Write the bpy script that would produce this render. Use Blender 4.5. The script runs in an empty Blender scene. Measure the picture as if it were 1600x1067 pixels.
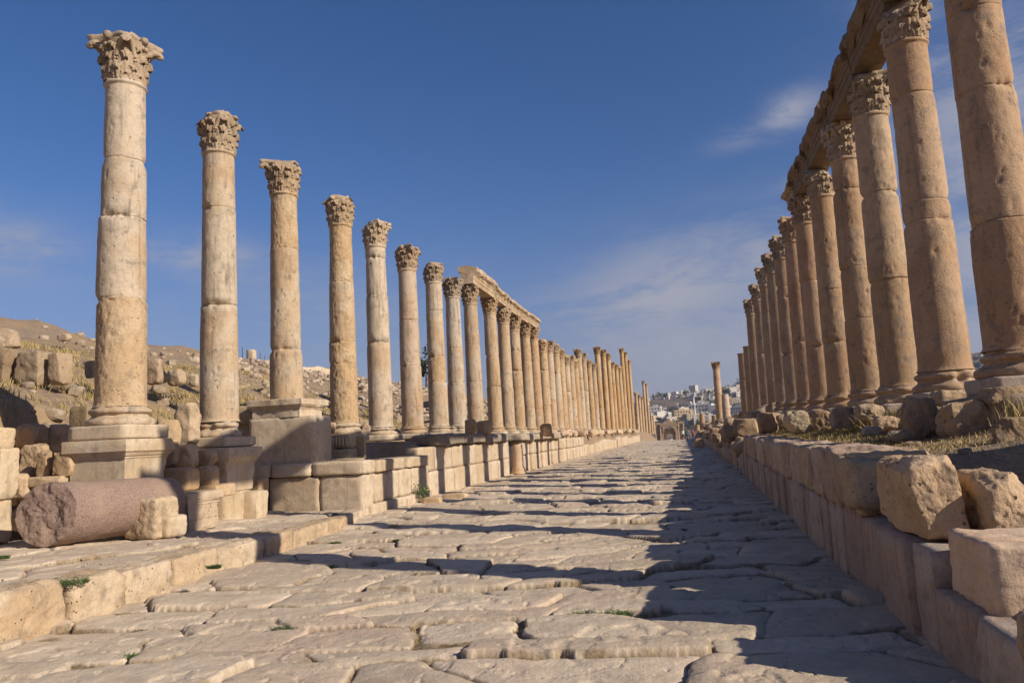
import bpy, math, random
import numpy as np
from math import radians, sin, cos, pi, tan, sqrt
random.seed(11); RNG = np.random.default_rng(7)
sc = bpy.context.scene
COL = sc.collection

# ------------------------------------------------------------------ camera
FPX = 1200.0; ROLL = .05; H = 1.55
YAW = 0.209166; PITCH = 0.125603
_F = np.array([-sin(YAW)*cos(PITCH), cos(YAW)*cos(PITCH), sin(PITCH)])
_r = np.cross(_F, [0, 0, 1.]); _r /= np.linalg.norm(_r); _u = np.cross(_r, _F)
_R = cos(ROLL)*_r - sin(ROLL)*_u; _U = sin(ROLL)*_r + cos(ROLL)*_u
cam = bpy.data.cameras.new('camera'); camo = bpy.data.objects.new('camera', cam); COL.objects.link(camo)
cam.sensor_width = 36; cam.lens = 36*FPX/1600; cam.clip_start = .05; cam.clip_end = 9000
from mathutils import Matrix, Vector
m = Matrix(((_R[0], _U[0], -_F[0], 0), (_R[1], _U[1], -_F[1], 0), (_R[2], _U[2], -_F[2], H), (0, 0, 0, 1)))
camo.matrix_world = m; sc.camera = camo
def ray(x, y): return _F+(x-800)/FPX*_R-(y-533.5)/FPX*_U
def onX(x, y, X): d = ray(x, y); t = X/d[0]; return np.array([X, t*d[1], H+t*d[2]])
def onZ(x, y, Z=0.): d = ray(x, y); t = (Z-H)/d[2]; return np.array([t*d[0], t*d[1], Z])
def onY(x, y, Y): d = ray(x, y); t = Y/d[1]; return np.array([t*d[0], Y, H+t*d[2]])

# ------------------------------------------------------------------ light
SUN_EL = radians(29.0); SUN_AZ = radians(20.0)      # azimuth behind the +X axis
sdir = Vector((cos(SUN_EL)*cos(SUN_AZ), -cos(SUN_EL)*sin(SUN_AZ), sin(SUN_EL)))
sl = bpy.data.lights.new('sun', 'SUN'); so = bpy.data.objects.new('sun', sl); COL.objects.link(so)
sl.energy = 5.0; sl.angle = radians(.55); sl.color = (1, .90, .77)
so.rotation_euler = sdir.to_track_quat('Z', 'Y').to_euler(); so.location = (30, -20, 30)
sc.view_settings.view_transform = 'Standard'; sc.view_settings.look = 'None'
sc.view_settings.exposure = 0.20; sc.view_settings.gamma = 1
W = bpy.data.worlds.new('World'); sc.world = W; W.use_nodes = True
nt = W.node_tree; nt.nodes.clear()
class NT:
    """tiny node helper"""
    def __init__(s, t): s.t = t
    def n(s, typ, **kw):
        nd = s.t.nodes.new('ShaderNode'+typ)
        for k, v in kw.items():
            if k == 'i':
                for a, b in v.items():
                    if isinstance(b, bpy.types.NodeSocket): s.t.links.new(b, nd.inputs[a])
                    else: nd.inputs[a].default_value = b
            else: setattr(nd, k, v)
        return nd
    def math(s, op, a, b=0., c=None, clamp=False):
        nd = s.n('Math', operation=op, use_clamp=clamp)
        for k, v in enumerate((a, b, c)):
            if v is None: continue
            if isinstance(v, bpy.types.NodeSocket): s.t.links.new(v, nd.inputs[k])
            else: nd.inputs[k].default_value = v
        return nd.outputs[0]
    def mix(s, f, a, b, mode='MIX'):
        nd = s.n('Mix', data_type='RGBA', blend_type=mode)
        for k, v in ((0, f), (6, a), (7, b)):
            if isinstance(v, bpy.types.NodeSocket): s.t.links.new(v, nd.inputs[k])
            else: nd.inputs[k].default_value = v if k == 0 else (*v, 1) if len(v) == 3 else v
        return nd.outputs[2]
    def noise(s, vec, scale, detail=4, rough=.55, dist=0.):
        nd = s.n('TexNoise', i={'Vector': vec, 'Scale': scale, 'Detail': detail, 'Roughness': rough, 'Distortion': dist})
        return nd.outputs[0]
    def ramp(s, f, lo, hi, a=0., b=1.):
        nd = s.n('MapRange', interpolation_type='SMOOTHSTEP', i={0: f, 1: lo, 2: hi, 3: a, 4: b}); return nd.outputs[0]
w = NT(nt)
sky = w.n('TexSky', sky_type='NISHITA', sun_disc=False, sun_elevation=SUN_EL, sun_rotation=radians(90)+SUN_AZ,
          altitude=600, air_density=1.0, dust_density=.6, ozone_density=3.0)
tc = w.n('TexCoord').outputs['Generated']
nrm = w.n('VectorMath', operation='NORMALIZE', i={0: tc}).outputs[0]
def cloud(px, py, sx, sy, amp, tilt=0.0):
    """soft patch of thin cloud around one direction of the sky: sx, sy are its angular half sizes"""
    d = ray(px, py); d = d/np.linalg.norm(d)
    hx = np.cross(d, [0, 0, 1.]); hx /= np.linalg.norm(hx); hy = np.cross(hx, d)
    a = cos(tilt)*hx+sin(tilt)*hy; b = -sin(tilt)*hx+cos(tilt)*hy
    da = w.n('VectorMath', operation='DOT_PRODUCT', i={0: nrm, 1: tuple(a)}).outputs['Value']
    db = w.n('VectorMath', operation='DOT_PRODUCT', i={0: nrm, 1: tuple(b)}).outputs['Value']
    dd = w.n('VectorMath', operation='DOT_PRODUCT', i={0: nrm, 1: tuple(d)}).outputs['Value']
    q = w.math('ADD', w.math('POWER', w.math('ABSOLUTE', w.math('DIVIDE', da, sx)), 2.), w.math('POWER', w.math('ABSOLUTE', w.math('DIVIDE', db, sy)), 2.))
    g = w.math('MULTIPLY', w.math('EXPONENT', w.math('MULTIPLY', q, -1.6)), amp)
    return w.math('MULTIPLY', g, w.math('GREATER_THAN', dd, 0.))
blobs = [cloud(1040, 460, .24, .085, 1.25, .30), cloud(1150, 420, .14, .06, 1.1, .3), cloud(1080, 540, .36, .10, 1.0, .1), cloud(1232, 176, .050, .026, 1.15, .3), cloud(1165, 212, .05, .018, .6, .15),
         cloud(1570, 300, .13, .34, 1.25, .0), cloud(20, 385, .09, .045, 1.0, -.1), cloud(330, 405, .12, .035, .95, -.1),
         cloud(520, 470, .22, .07, .45, .0), cloud(1560, 120, .08, .10, .6, .3), cloud(1225, 300, .04, .02, .5, .3), cloud(700, 560, .5, .06, .5, .0)]
tot = blobs[0]
for b_ in blobs[1:]: tot = w.math('MAXIMUM', tot, b_)
mp = w.n('Mapping', i={'Vector': nrm, 'Scale': (1.0, 1.0, 3.2)}).outputs[0]
n1 = w.noise(mp, 4.2, 10, .66, .5); n2 = w.noise(mp, 19., 8, .7, .6)
nn = w.math('ADD', w.math('MULTIPLY', n1, .75), w.math('MULTIPLY', n2, .25))
cl = w.math('MULTIPLY', w.ramp(nn, .38, .60, .14, 1.), w.math('MULTIPLY', tot, .80))
skyc = w.n('HueSaturation', i={'Saturation': 1.27, 'Value': 1.14, 'Color': sky.outputs[0]}).outputs[0]
skyc = w.mix(1., skyc, (1.34, 1.03, 1.16), 'MULTIPLY')
sepz = w.n('SeparateXYZ', i={0: nrm}).outputs[2]
hz = w.ramp(sepz, -.02, .34, .62, 0.)
skyc = w.mix(hz, skyc, (1.9, 2.3, 3.9))
skyc = w.mix(w.math('MULTIPLY', cl, 1.0), skyc, (4.9, 5.1, 6.2))
bg = w.n('Background', i={'Color': skyc, 'Strength': .063})
nt.links.new(bg.outputs[0], w.n('OutputWorld').inputs[0])

# ------------------------------------------------------------------ noise
def _hash(i, j, k, seed):
    h = (i.astype(np.int64)*73856093) ^ (j.astype(np.int64)*19349663) ^ (k.astype(np.int64)*83492791) ^ (seed*2654435761 & 0x7fffffff)
    h &= 0x7fffffff; h = (h ^ (h >> 13))*1274126177 & 0x7fffffff; h = (h ^ (h >> 16))*668265263 & 0x7fffffff
    return ((h ^ (h >> 15)) & 0xffffff)/float(0xffffff)
def vnoise(P, seed=0):
    P = np.asarray(P, float); i = np.floor(P).astype(np.int64); f = P-i; f = f*f*(3-2*f)
    x, y, z = f[..., 0], f[..., 1], f[..., 2]; I, J, K = i[..., 0], i[..., 1], i[..., 2]; r = 0
    for a in (0, 1):
        wx = x if a else 1-x
        for b in (0, 1):
            wy = y if b else 1-y
            for c in (0, 1):
                r = r+wx*wy*(z if c else 1-z)*_hash(I+a, J+b, K+c, seed)
    return r*2-1
def fbm(P, sc_=1., octv=4, seed=0, gain=.5):
    P = np.asarray(P, float)*sc_; r = 0; a = 1.
    for o in range(octv): r = r+a*vnoise(P+o*17.3, seed+o); P = P*2.03; a *= gain
    return r
def n2d(x, y, s, octv=3, seed=0): return fbm(np.stack([x, y, np.zeros_like(x)+.37], -1), s, octv, seed)
def sstep(x, a, b): t = np.clip((x-a)/(b-a), 0, 1); return t*t*(3-2*t)

# ------------------------------------------------------------------ mesh building
class MB:
    def __init__(s, sharp=0): s.sharp = sharp; s.V = []; s.Q = []; s.T = []; s.A = []; s.M = []; s.n = 0
    def add(s, V, Q=None, T=None, tint=.5, mat=0):
        V = np.asarray(V, float).reshape(-1, 3)
        if Q is not None and len(Q): s.Q.append(np.asarray(Q)+s.n); s.M.append(('q', np.full(len(Q), mat)))
        if T is not None and len(T): s.T.append(np.asarray(T)+s.n); s.M.append(('t', np.full(len(T), mat)))
        s.A.append(np.broadcast_to(np.asarray(tint, float), (len(V),)) if np.ndim(tint) < 2 else tint)
        s.V.append(V); s.n += len(V); return s
    def grid(s, P, tint=.5, wrap=False, mat=0, flip=False):
        n, m_ = P.shape[:2]; i, j = np.meshgrid(np.arange(n-1), np.arange(m_ if wrap else m_-1), indexing='ij')
        j2 = (j+1) % m_; q = np.stack([i*m_+j, i*m_+j2, (i+1)*m_+j2, (i+1)*m_+j], -1).reshape(-1, 4)
        if flip: q = q[:, ::-1]
        t = tint if np.ndim(tint) == 0 else np.asarray(tint).reshape(-1)
        return s.add(P.reshape(-1, 3), q, tint=t, mat=mat)
    def mesh(s, name, mats, smooth=True):
        V = np.concatenate(s.V); me = bpy.data.meshes.new(name)
        Q = np.concatenate(s.Q) if s.Q else np.zeros((0, 4), int); T = np.concatenate(s.T) if s.T else np.zeros((0, 3), int)
        loops = np.concatenate([Q.ravel(), T.ravel()]).astype(np.int32)
        st = np.concatenate([np.arange(len(Q))*4, len(Q)*4+np.arange(len(T))*3]).astype(np.int32)
        me.vertices.add(len(V)); me.vertices.foreach_set('co', V.astype(np.float32).ravel())
        me.loops.add(len(loops)); me.loops.foreach_set('vertex_index', loops)
        me.polygons.add(len(st)); me.polygons.foreach_set('loop_start', st)
        mi = np.concatenate([x for k, x in s.M if k == 'q']+[x for k, x in s.M if k == 't']).astype(np.int32)
        me.polygons.foreach_set('material_index', mi)
        me.polygons.foreach_set('use_smooth', np.full(len(st), smooth))
        at = me.attributes.new('tint', 'FLOAT', 'POINT'); at.data.foreach_set('value', np.concatenate(s.A).astype(np.float32))
        me.update(calc_edges=True)
        if s.sharp: me.set_sharp_from_angle(angle=radians(s.sharp))
        for m_ in (mats if isinstance(mats, (list, tuple)) else [mats]): me.materials.append(m_)
        return me
    def build(s, name, mats, parent=None, loc=(0, 0, 0), smooth=True, rot=(0, 0, 0), world=False):
        if world:   # vertices were given in world space: move the origin to loc
            s.V = [v-np.asarray(loc, float) for v in s.V]
        return link(name, s.mesh(name, mats, smooth), parent, loc, rot)
def link(name, me, parent=None, loc=(0, 0, 0), rot=(0, 0, 0), scale=(1, 1, 1)):
    o = bpy.data.objects.new(name, me); COL.objects.link(o); o.location = loc; o.rotation_euler = rot; o.scale = scale
    if parent: o.parent = parent
    return o
def empty(name, loc, rz=0.):
    o = bpy.data.objects.new(name, None); COL.objects.link(o); o.location = loc; o.rotation_euler = (0, 0, rz); o.empty_display_size = .3; return o
def tag(o, label=None, cat=None, group=None, kind=None):
    if label: o['label'] = label
    if cat: o['category'] = cat; o['kind'] = 'thing'
    if group: o['group'] = group
    if kind: o['kind'] = kind
    return o
ORD = ['first', 'second', 'third', 'fourth', 'fifth', 'sixth', 'seventh', 'eighth', 'ninth', 'tenth', 'eleventh', 'twelfth', 'thirteenth',
       'fourteenth', 'fifteenth', 'sixteenth', 'seventeenth', 'eighteenth', 'nineteenth', 'twentieth', 'twenty-first', 'twenty-second', 'twenty-third',
       'twenty-fourth', 'twenty-fifth', 'twenty-sixth', 'twenty-seventh', 'twenty-eighth', 'twenty-ninth', 'thirtieth', 'thirty-first',
       'thirty-second', 'thirty-third', 'thirty-fourth', 'thirty-fifth', 'thirty-sixth', 'thirty-seventh', 'thirty-eighth', 'thirty-ninth', 'fortieth', 'forty-first', 'forty-second']

_cube = {}
def cube_pts(n):
    if n in _cube: return _cube[n]
    F = []; idx = {}; V = []
    def vid(a):
        if a not in idx: idx[a] = len(V); V.append(a)
        return idx[a]
    for ax in range(3):
        for sg in (0, n):
            for i in range(n):
                for j in range(n):
                    c = []
                    for (a, b) in ((i, j), (i+1, j), (i+1, j+1), (i, j+1)):
                        p = [0, 0, 0]; p[ax] = sg; p[(ax+1) % 3] = a; p[(ax+2) % 3] = b; c.append(vid(tuple(p)))
                    F.append(c if sg else c[::-1])
    r = (np.array(V, float)/n*2-1, np.array(F)); _cube[n] = r; return r
def rock(size, n=12, k=8., rough=.03, chips=5, seed=0, fine=.3, chipd=(.82, .98)):
    """weathered block: box rounded with an L^k norm, cut by random planes, then roughened; size = full extents"""
    V, Q = cube_pts(n); rg = np.random.default_rng(seed)
    t = np.tan(V*.95*pi/4)/tan(.95*pi/4)          # closer vertices near edges
    P = t/((np.abs(t)**k).sum(1)**(1/k))[:, None]
    for c in range(chips):
        d = rg.normal(size=3); d /= np.linalg.norm(d); ext = (P@d).max(); lim = ext*rg.uniform(*chipd)
        ex = np.maximum(P@d-lim, 0); P = P-ex[:, None]*d*.96
    s = np.asarray(size, float)/2; nr = P/np.linalg.norm(P, axis=1)[:, None]; W_ = P*s; off = rg.uniform(0, 99, 3)
    r = rough*s.min()*2; sc_ = 1.3/max(s.mean(), .02)
    W_ = W_+nr*(fbm(W_+off, sc_, 3, seed)*r)[:, None]+nr*((fbm(W_+off, sc_*5, 3, seed+5)+(0 if n < 16 else 1)*(.35-np.abs(fbm(W_+off, 5., 4, seed+8)))*1.3)*r*fine)[:, None]
    return W_, Q
def Rz(a): c, s = cos(a), sin(a); return np.array([[c, -s, 0], [s, c, 0], [0, 0, 1.]])
def Rx(a): c, s = cos(a), sin(a); return np.array([[1, 0, 0], [0, c, -s], [0, s, c.real]])
def Ry(a): c, s = cos(a), sin(a); return np.array([[c, 0, s], [0, 1, 0], [-s, 0, c]])

# ------------------------------------------------------------------ materials
def mat(name):
    m_ = bpy.data.materials.new(name); m_.use_nodes = True; m_.node_tree.nodes.clear(); return m_, NT(m_.node_tree)
def finish(t, col, rough, h=None, dist=.02, strength=1.):
    kw = {'Base Color': col, 'Roughness': rough}
    bs = t.n('BsdfPrincipled', i=kw)
    bs.inputs['Specular IOR Level'].default_value = .2
    if h is not None:
        bp = t.n('Bump', i={'Height': h, 'Distance': dist, 'Strength': strength}); t.t.links.new(bp.outputs[0], bs.inputs['Normal'])
    t.t.links.new(bs.outputs[0], t.n('OutputMaterial').inputs[0])
def stone(name, A, B, C, pit=.5, bump=.012, scale=1., streak=.3, lichen=.25, lichc=(.12, .115, .10), pitscale=9.):
    """limestone: pale A, ochre B, grey/dirty C; pits, vertical streaks, dark crust in patches"""
    m_, t = mat(name)
    oi = t.n('ObjectInfo'); co = t.n('TexCoord').outputs['Object']
    off = t.n('CombineXYZ', i={0: t.math('MULTIPLY', oi.outputs['Random'], 57.), 1: t.math('MULTIPLY', oi.outputs['Random'], 31.), 2: 0.}).outputs[0]
    P = t.n('VectorMath', operation='ADD', i={0: co, 1: off}).outputs[0]
    P = t.n('VectorMath', operation='SCALE', i={0: P, 'Scale': scale}).outputs[0]
    big = t.noise(P, 1.1, 3, .6, .6); mid = t.noise(P, 5., 5, .62, .4); fin = t.noise(P, 38., 4, .65)
    tint = t.n('Attribute', attribute_name='tint').outputs['Fac']
    f = t.math('ADD', t.ramp(big, .35, .66), t.math('MULTIPLY', t.math('SUBTRACT', tint, .5), 1.5), clamp=True)
    c = t.mix(f, A, B)
    c = t.mix(t.ramp(mid, .48, .72, 0., .75), c, C)
    if streak:
        sp = t.n('Mapping', i={'Vector': P, 'Scale': (4., 4., .35)}).outputs[0]
        c = t.mix(t.ramp(t.noise(sp, 2.2, 4, .6, .3), .52, .75, 0., streak), c, tuple(x*.55 for x in C))
    if lichen:
        l = t.math('MULTIPLY', t.ramp(t.noise(P, 2.3, 6, .7, .8), .55, .68), t.ramp(t.noise(P, 22., 4, .7), .35, .6))
        c = t.mix(t.math('MULTIPLY', l, lichen), c, lichc)
    vo = t.n('TexVoronoi', i={'Vector': P, 'Scale': pitscale}); vo.inputs['Randomness'].default_value = 1.
    pm = t.math('MULTIPLY', t.ramp(t.math('ADD', vo.outputs['Distance'], t.math('MULTIPLY', t.noise(P, 30., 3), .25)), .22, .36, 1., 0.), t.ramp(t.noise(P, 3.7, 3, .6), .50, .62))
    c = t.mix(t.math('MULTIPLY', pm, .55*pit), c, tuple(x*.35 for x in B))
    g = t.math('ADD', .52, t.math('MULTIPLY', t.math('ADD', t.math('MULTIPLY', fin, .65), t.math('MULTIPLY', t.noise(P, 12., 5, .7), .35)), .96))
    c = t.mix(1., c, t.n('CombineColor', i={0: g, 1: g, 2: g}).outputs[0], 'MULTIPLY')
    c = t.mix(1., c, oi.outputs['Color'], 'MULTIPLY')
    h = t.math('ADD', t.math('MULTIPLY', mid, .5), t.math('MULTIPLY', fin, .35))
    h = t.math('SUBTRACT', h, t.math('MULTIPLY', pm, pit))
    finish(t, c, .9, h, bump, 1.)
    return m_
M = {}
M['col'] = stone('column_limestone', (.50, .415, .315), (.45, .325, .205), (.31, .26, .20), pit=.75, bump=.024, streak=.75, lichen=.7)
M['colr'] = stone('pink_limestone', (.44, .315, .20), (.38, .25, .145), (.24, .19, .15), pit=.7, bump=.024, streak=.45, lichen=.5, pitscale=19)
M['pock'] = stone('pocked_limestone', (.54, .43, .30), (.46, .33, .20), (.24, .185, .13), pit=1., bump=.035, streak=.1, lichen=.3, pitscale=20)
M['cap'] = stone('carved_limestone', (.42, .33, .235), (.35, .255, .165), (.20, .165, .13), pit=.5, bump=.02, streak=.0, lichen=.9)
M['block'] = stone('wall_limestone', (.54, .435, .31), (.46, .345, .215), (.33, .265, .19), pit=.4, bump=.016, streak=.35, lichen=.25)
M['blockr'] = stone('red_brown_limestone', (.43, .345, .27), (.37, .26, .19), (.22, .17, .14), pit=.5, bump=.02, streak=.4, lichen=.4)
M['rock'] = stone('grey_limestone', (.42, .345, .26), (.36, .27, .18), (.22, .185, .145), pit=.9, bump=.035, streak=.0, lichen=.5, pitscale=14)
M['dark'] = stone('dark_crusted_stone', (.30, .25, .19), (.25, .195, .14), (.13, .115, .09), pit=.8, bump=.03, streak=.0, lichen=.8)
M['hillrock'] = stone('pale_field_stone', (.47, .385, .29), (.38, .29, .20), (.28, .225, .165), pit=.5, bump=.04, streak=0., lichen=.3)
M['granite'] = None
# pink granite
m_, t = mat('pink_granite'); P = t.n('TexCoord').outputs['Object']
c = t.mix(t.ramp(t.noise(P, 46., 4, .7), .38, .62), (.165, .11, .085), (.30, .205, .155))
c = t.mix(t.ramp(t.noise(P, 120., 2, .7), .5, .6, 0., .6), c, (.42, .31, .26)); c = t.mix(t.ramp(t.noise(P, 1.5, 3), .45, .65, 0., .5), c, (.36, .255, .175))
finish(t, c, .85, t.noise(P, 60., 5, .7), .012); M['granite'] = m_
def pave(name):
    m_, t = mat(name); P = t.n('NewGeometry').outputs['Position']
    tint = t.n('Attribute', attribute_name='tint').outputs['Fac']; gap = t.n('Attribute', attribute_name='gap').outputs['Fac']
    a = t.mix(t.ramp(tint, .1, .9), (.48, .385, .275), (.58, .47, .34))
    a = t.mix(t.ramp(t.noise(P, .55, 3, .6, .5), .5, .68, 0., .42), a, (.50, .345, .26))
    a = t.mix(t.ramp(t.noise(P, 2.6, 5, .62, .5), .45, .68, 0., .55), a, (.37, .295, .215))
    sp = t.n('Mapping', i={'Vector': P, 'Rotation': (0, 0, .22), 'Scale': (1.2, 6., 1.)}).outputs[0]
    a = t.mix(t.ramp(t.noise(sp, 3., 5, .7, .6), .50, .7, 0., .35), a, (.60, .49, .36))
    fin = t.noise(P, 55., 4, .7); g = t.math('ADD', .55, t.math('MULTIPLY', t.math('ADD', t.math('MULTIPLY', fin, .5), t.math('MULTIPLY', t.noise(P, 14., 6, .75), .5)), .90))
    a = t.mix(1., a, t.n('CombineColor', i={0: g, 1: g, 2: g}).outputs[0], 'MULTIPLY')
    a = t.mix(t.ramp(t.noise(P, 9., 5, .7, 1.2), .60, .70, 0., .35), a, (.19, .15, .115))
    d = t.mix(t.ramp(t.noise(P, 18., 4, .7), .4, .6), (.15, .105, .050), (.30, .215, .13))
    c = t.mix(gap, a, d)
    h = t.math('ADD', t.math('MULTIPLY', t.noise(P, 7., 5, .65), .7), t.math('MULTIPLY', fin, .25))
    finish(t, c, .88, h, .03); return m_
M['pave'] = pave('paving_limestone')
def simple(name, A, B, scale=6., rough=.9, bump=.01, detail=5, A2=None, s2=.6):
    m_, t = mat(name); P = t.n('NewGeometry').outputs['Position']; oi = t.n('ObjectInfo').outputs['Color']
    c = t.mix(t.ramp(t.noise(P, scale, detail, .65), .38, .64), A, B)
    if A2: c = t.mix(t.ramp(t.noise(P, s2, 4, .6), .46, .62, 0., .8), c, A2)
    c = t.mix(1., c, oi, 'MULTIPLY'); finish(t, c, rough, t.noise(P, scale*2, 5, .7), bump); return m_
M['earth'] = simple('dry_earth', (.31, .225, .15), (.23, .17, .115), 3., .95, .07, 8, (.34, .235, .12), .35)
M['drygrass'] = simple('dry_grass_blades', (.46, .34, .15), (.30, .24, .10), 4., .9, 0.)
M['green'] = simple('weed_leaves', (.06, .10, .035), (.11, .14, .05), 20., .7, 0.)
M['tree'] = simple('tree_foliage', (.035, .055, .025), (.07, .085, .04), .6, .8, 0.)
M['bark'] = simple('bark', (.10, .075, .05), (.16, .12, .08), 3., .9, .02)
M['house'] = simple('rendered_wall', (.50, .46, .41), (.42, .38, .33), .05, .9, 0.)
M['glass'] = simple('window_dark', (.04, .045, .05), (.07, .07, .075), 1., .3, 0.)
M['gate'] = simple('gate_stone', (.42, .30, .19), (.33, .23, .145), .8, .9, .05)
M['farland'] = simple('far_hillside', (.22, .15, .11), (.17, .12, .09), .01, .95, 0., 8, (.13, .12, .08), .004)
M['skin'] = simple('skin', (.35, .2, .14), (.32, .19, .13), 5., .6, 0.)
M['cloth'] = simple('cloth', (.8, .8, .8), (.7, .7, .7), 9., .9, 0.)
M['hair'] = simple('hair', (.03, .02, .015), (.04, .03, .02), 9., .7, 0.)
M['paint'] = simple('car_paint', (.7, .7, .7), (.66, .66, .66), 1., .3, 0.)
M['rubber'] = simple('rubber', (.03, .03, .03), (.04, .04, .04), 1., .8, 0.)

# ------------------------------------------------------------------ ground
def roadz(X, Y):
    X = np.asarray(X, float); Y = np.asarray(Y, float)
    z = np.where(Y > 132, -(Y-132)*.0145, 0.); z = np.maximum(z, -3.4)
    return z+np.where(Y > 3, .03*n2d(X, Y, .12, 2, 3), 0)
def left_edge(Y): return np.interp(Y, [-5, 5.6, 10.5, 13.5, 15.8, 16, 20, 21, 33, 60, 110, 135], [-5.75, -5.8, -6.05, -6.35, -6.9, -6.9, -6.95, -7.25, -7.3, -7.4, -7.2, -6.9])
def right_edge(Y): return np.interp(Y, [-5, 4, 10, 17, 29, 60, 110, 135], [1.45, 1.52, 1.6, 1.72, 2.0, 2.2, 2.2, 2.2])
def gz(X, Y):
    """height of the bare ground"""
    X, Y = np.broadcast_arrays(np.asarray(X, float), np.asarray(Y, float)); D = np.hypot(X, Y)
    rz = roadz(X, Y)
    # left side
    tr_ = 1.95+.38*np.clip(-10.6-X, 0, 2.6)+.262*np.clip(-13.2-X, 0, 32); tb = sstep(-X, 11.0, 12.3); near = .16*(1-tb)+tr_*tb
    terr = np.where(Y > 16.3, np.where((X > -8.25) & (Y < 20.6), 1.08, 1.62), near)
    h = np.where((X < -10.6) & (Y > 16.3), 1.95+.38*np.clip(-10.6-X, 0, 2.6)+.262*np.clip(-13.2-X, 0, 32), terr)
    h = h-.02*np.clip(-45-X, 0, 400)
    fade = 1-sstep(Y, 150, 330); h = h*fade+(-3.4)*(1-fade)*1.0
    fadeb = sstep(Y, 90, 135); 
    h = h+np.where(X < -11.5, n2d(X, Y, .11, 4, 21)*.55*sstep(-X, 11.5, 20)+n2d(X, Y, .6, 3, 22)*.16, n2d(X, Y, .8, 3, 9)*.05)
    # right side
    r = np.where(X < 7.2, 1.22+.30*sstep(X, 2.6, 4.4), 1.52+.0*X)
    r = np.where((Y < 7.3) & (X < 7), .60, r)
    r = r-sstep(X, 8, 40)*3.2+n2d(X, Y, .7, 3, 5)*.05
    r = r+.9*np.exp(-((X-9.6)/2.)**2)*sstep(Y, 8, 12)*(1-sstep(Y, 30, 40))
    fr = sstep(Y, 120, 240); r = r*(1-fr)-3.4*fr
    mid = rz-.16
    z = np.where(X < left_edge(Y)-.35, h, np.where(X > right_edge(Y)+.35, r, mid))
    # far valley and hill with the town
    far = sstep(D, 300, 480)
    az = np.arctan2(X, Y)      # 0 along the street
    crest = np.interp(az, [-1.2, -.45, -.2, -.03, 0.08, .30, .42, 1.0], [8, 8, 22, 62, 78, 98, 116, 120])
    hill = -14+(crest+14)*sstep(D, 420, 1500)**1.0+n2d(X, Y, .006, 4, 31)*9*sstep(D, 450, 700)*(1-.6*sstep(D, 1200, 1450))
    return z*(1-far)+hill*far
def axis(spec):
    out = []
    for a, b, d in spec: out.append(np.arange(a, b, d))
    return np.concatenate(out)
xs = axis([(-1500, -400, 50), (-400, -120, 14), (-120, -48, 4), (-48, -18, .8), (-18, -6, .2), (-6, 1.4, .6), (1.4, 12, .2), (12, 40, 1.5), (40, 200, 8), (200, 900, 14), (900, 1700, 40)])
ys = axis([(-60, -5, 5), (-5, 4, .5), (4, 24, .2), (24, 60, .5), (60, 140, 1.5), (140, 400, 8), (400, 1500, 12), (1500, 2600, 60)])
X, Y = np.meshgrid(xs, ys); Z = gz(X, Y)
b = MB(); b.grid(np.stack([X, Y, Z], -1), tint=.5)
tag(b.build('ground', [M['earth'], M['farland']]), kind='structure')
g_ = bpy.data.objects['ground'].data
cen = np.zeros(len(g_.polygons)*3, np.float32); g_.polygons.foreach_get('center', cen); cen = cen.reshape(-1, 3)
g_.polygons.foreach_set('material_index', (np.hypot(cen[:, 0], cen[:, 1]) > 300).astype(np.int32))

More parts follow.
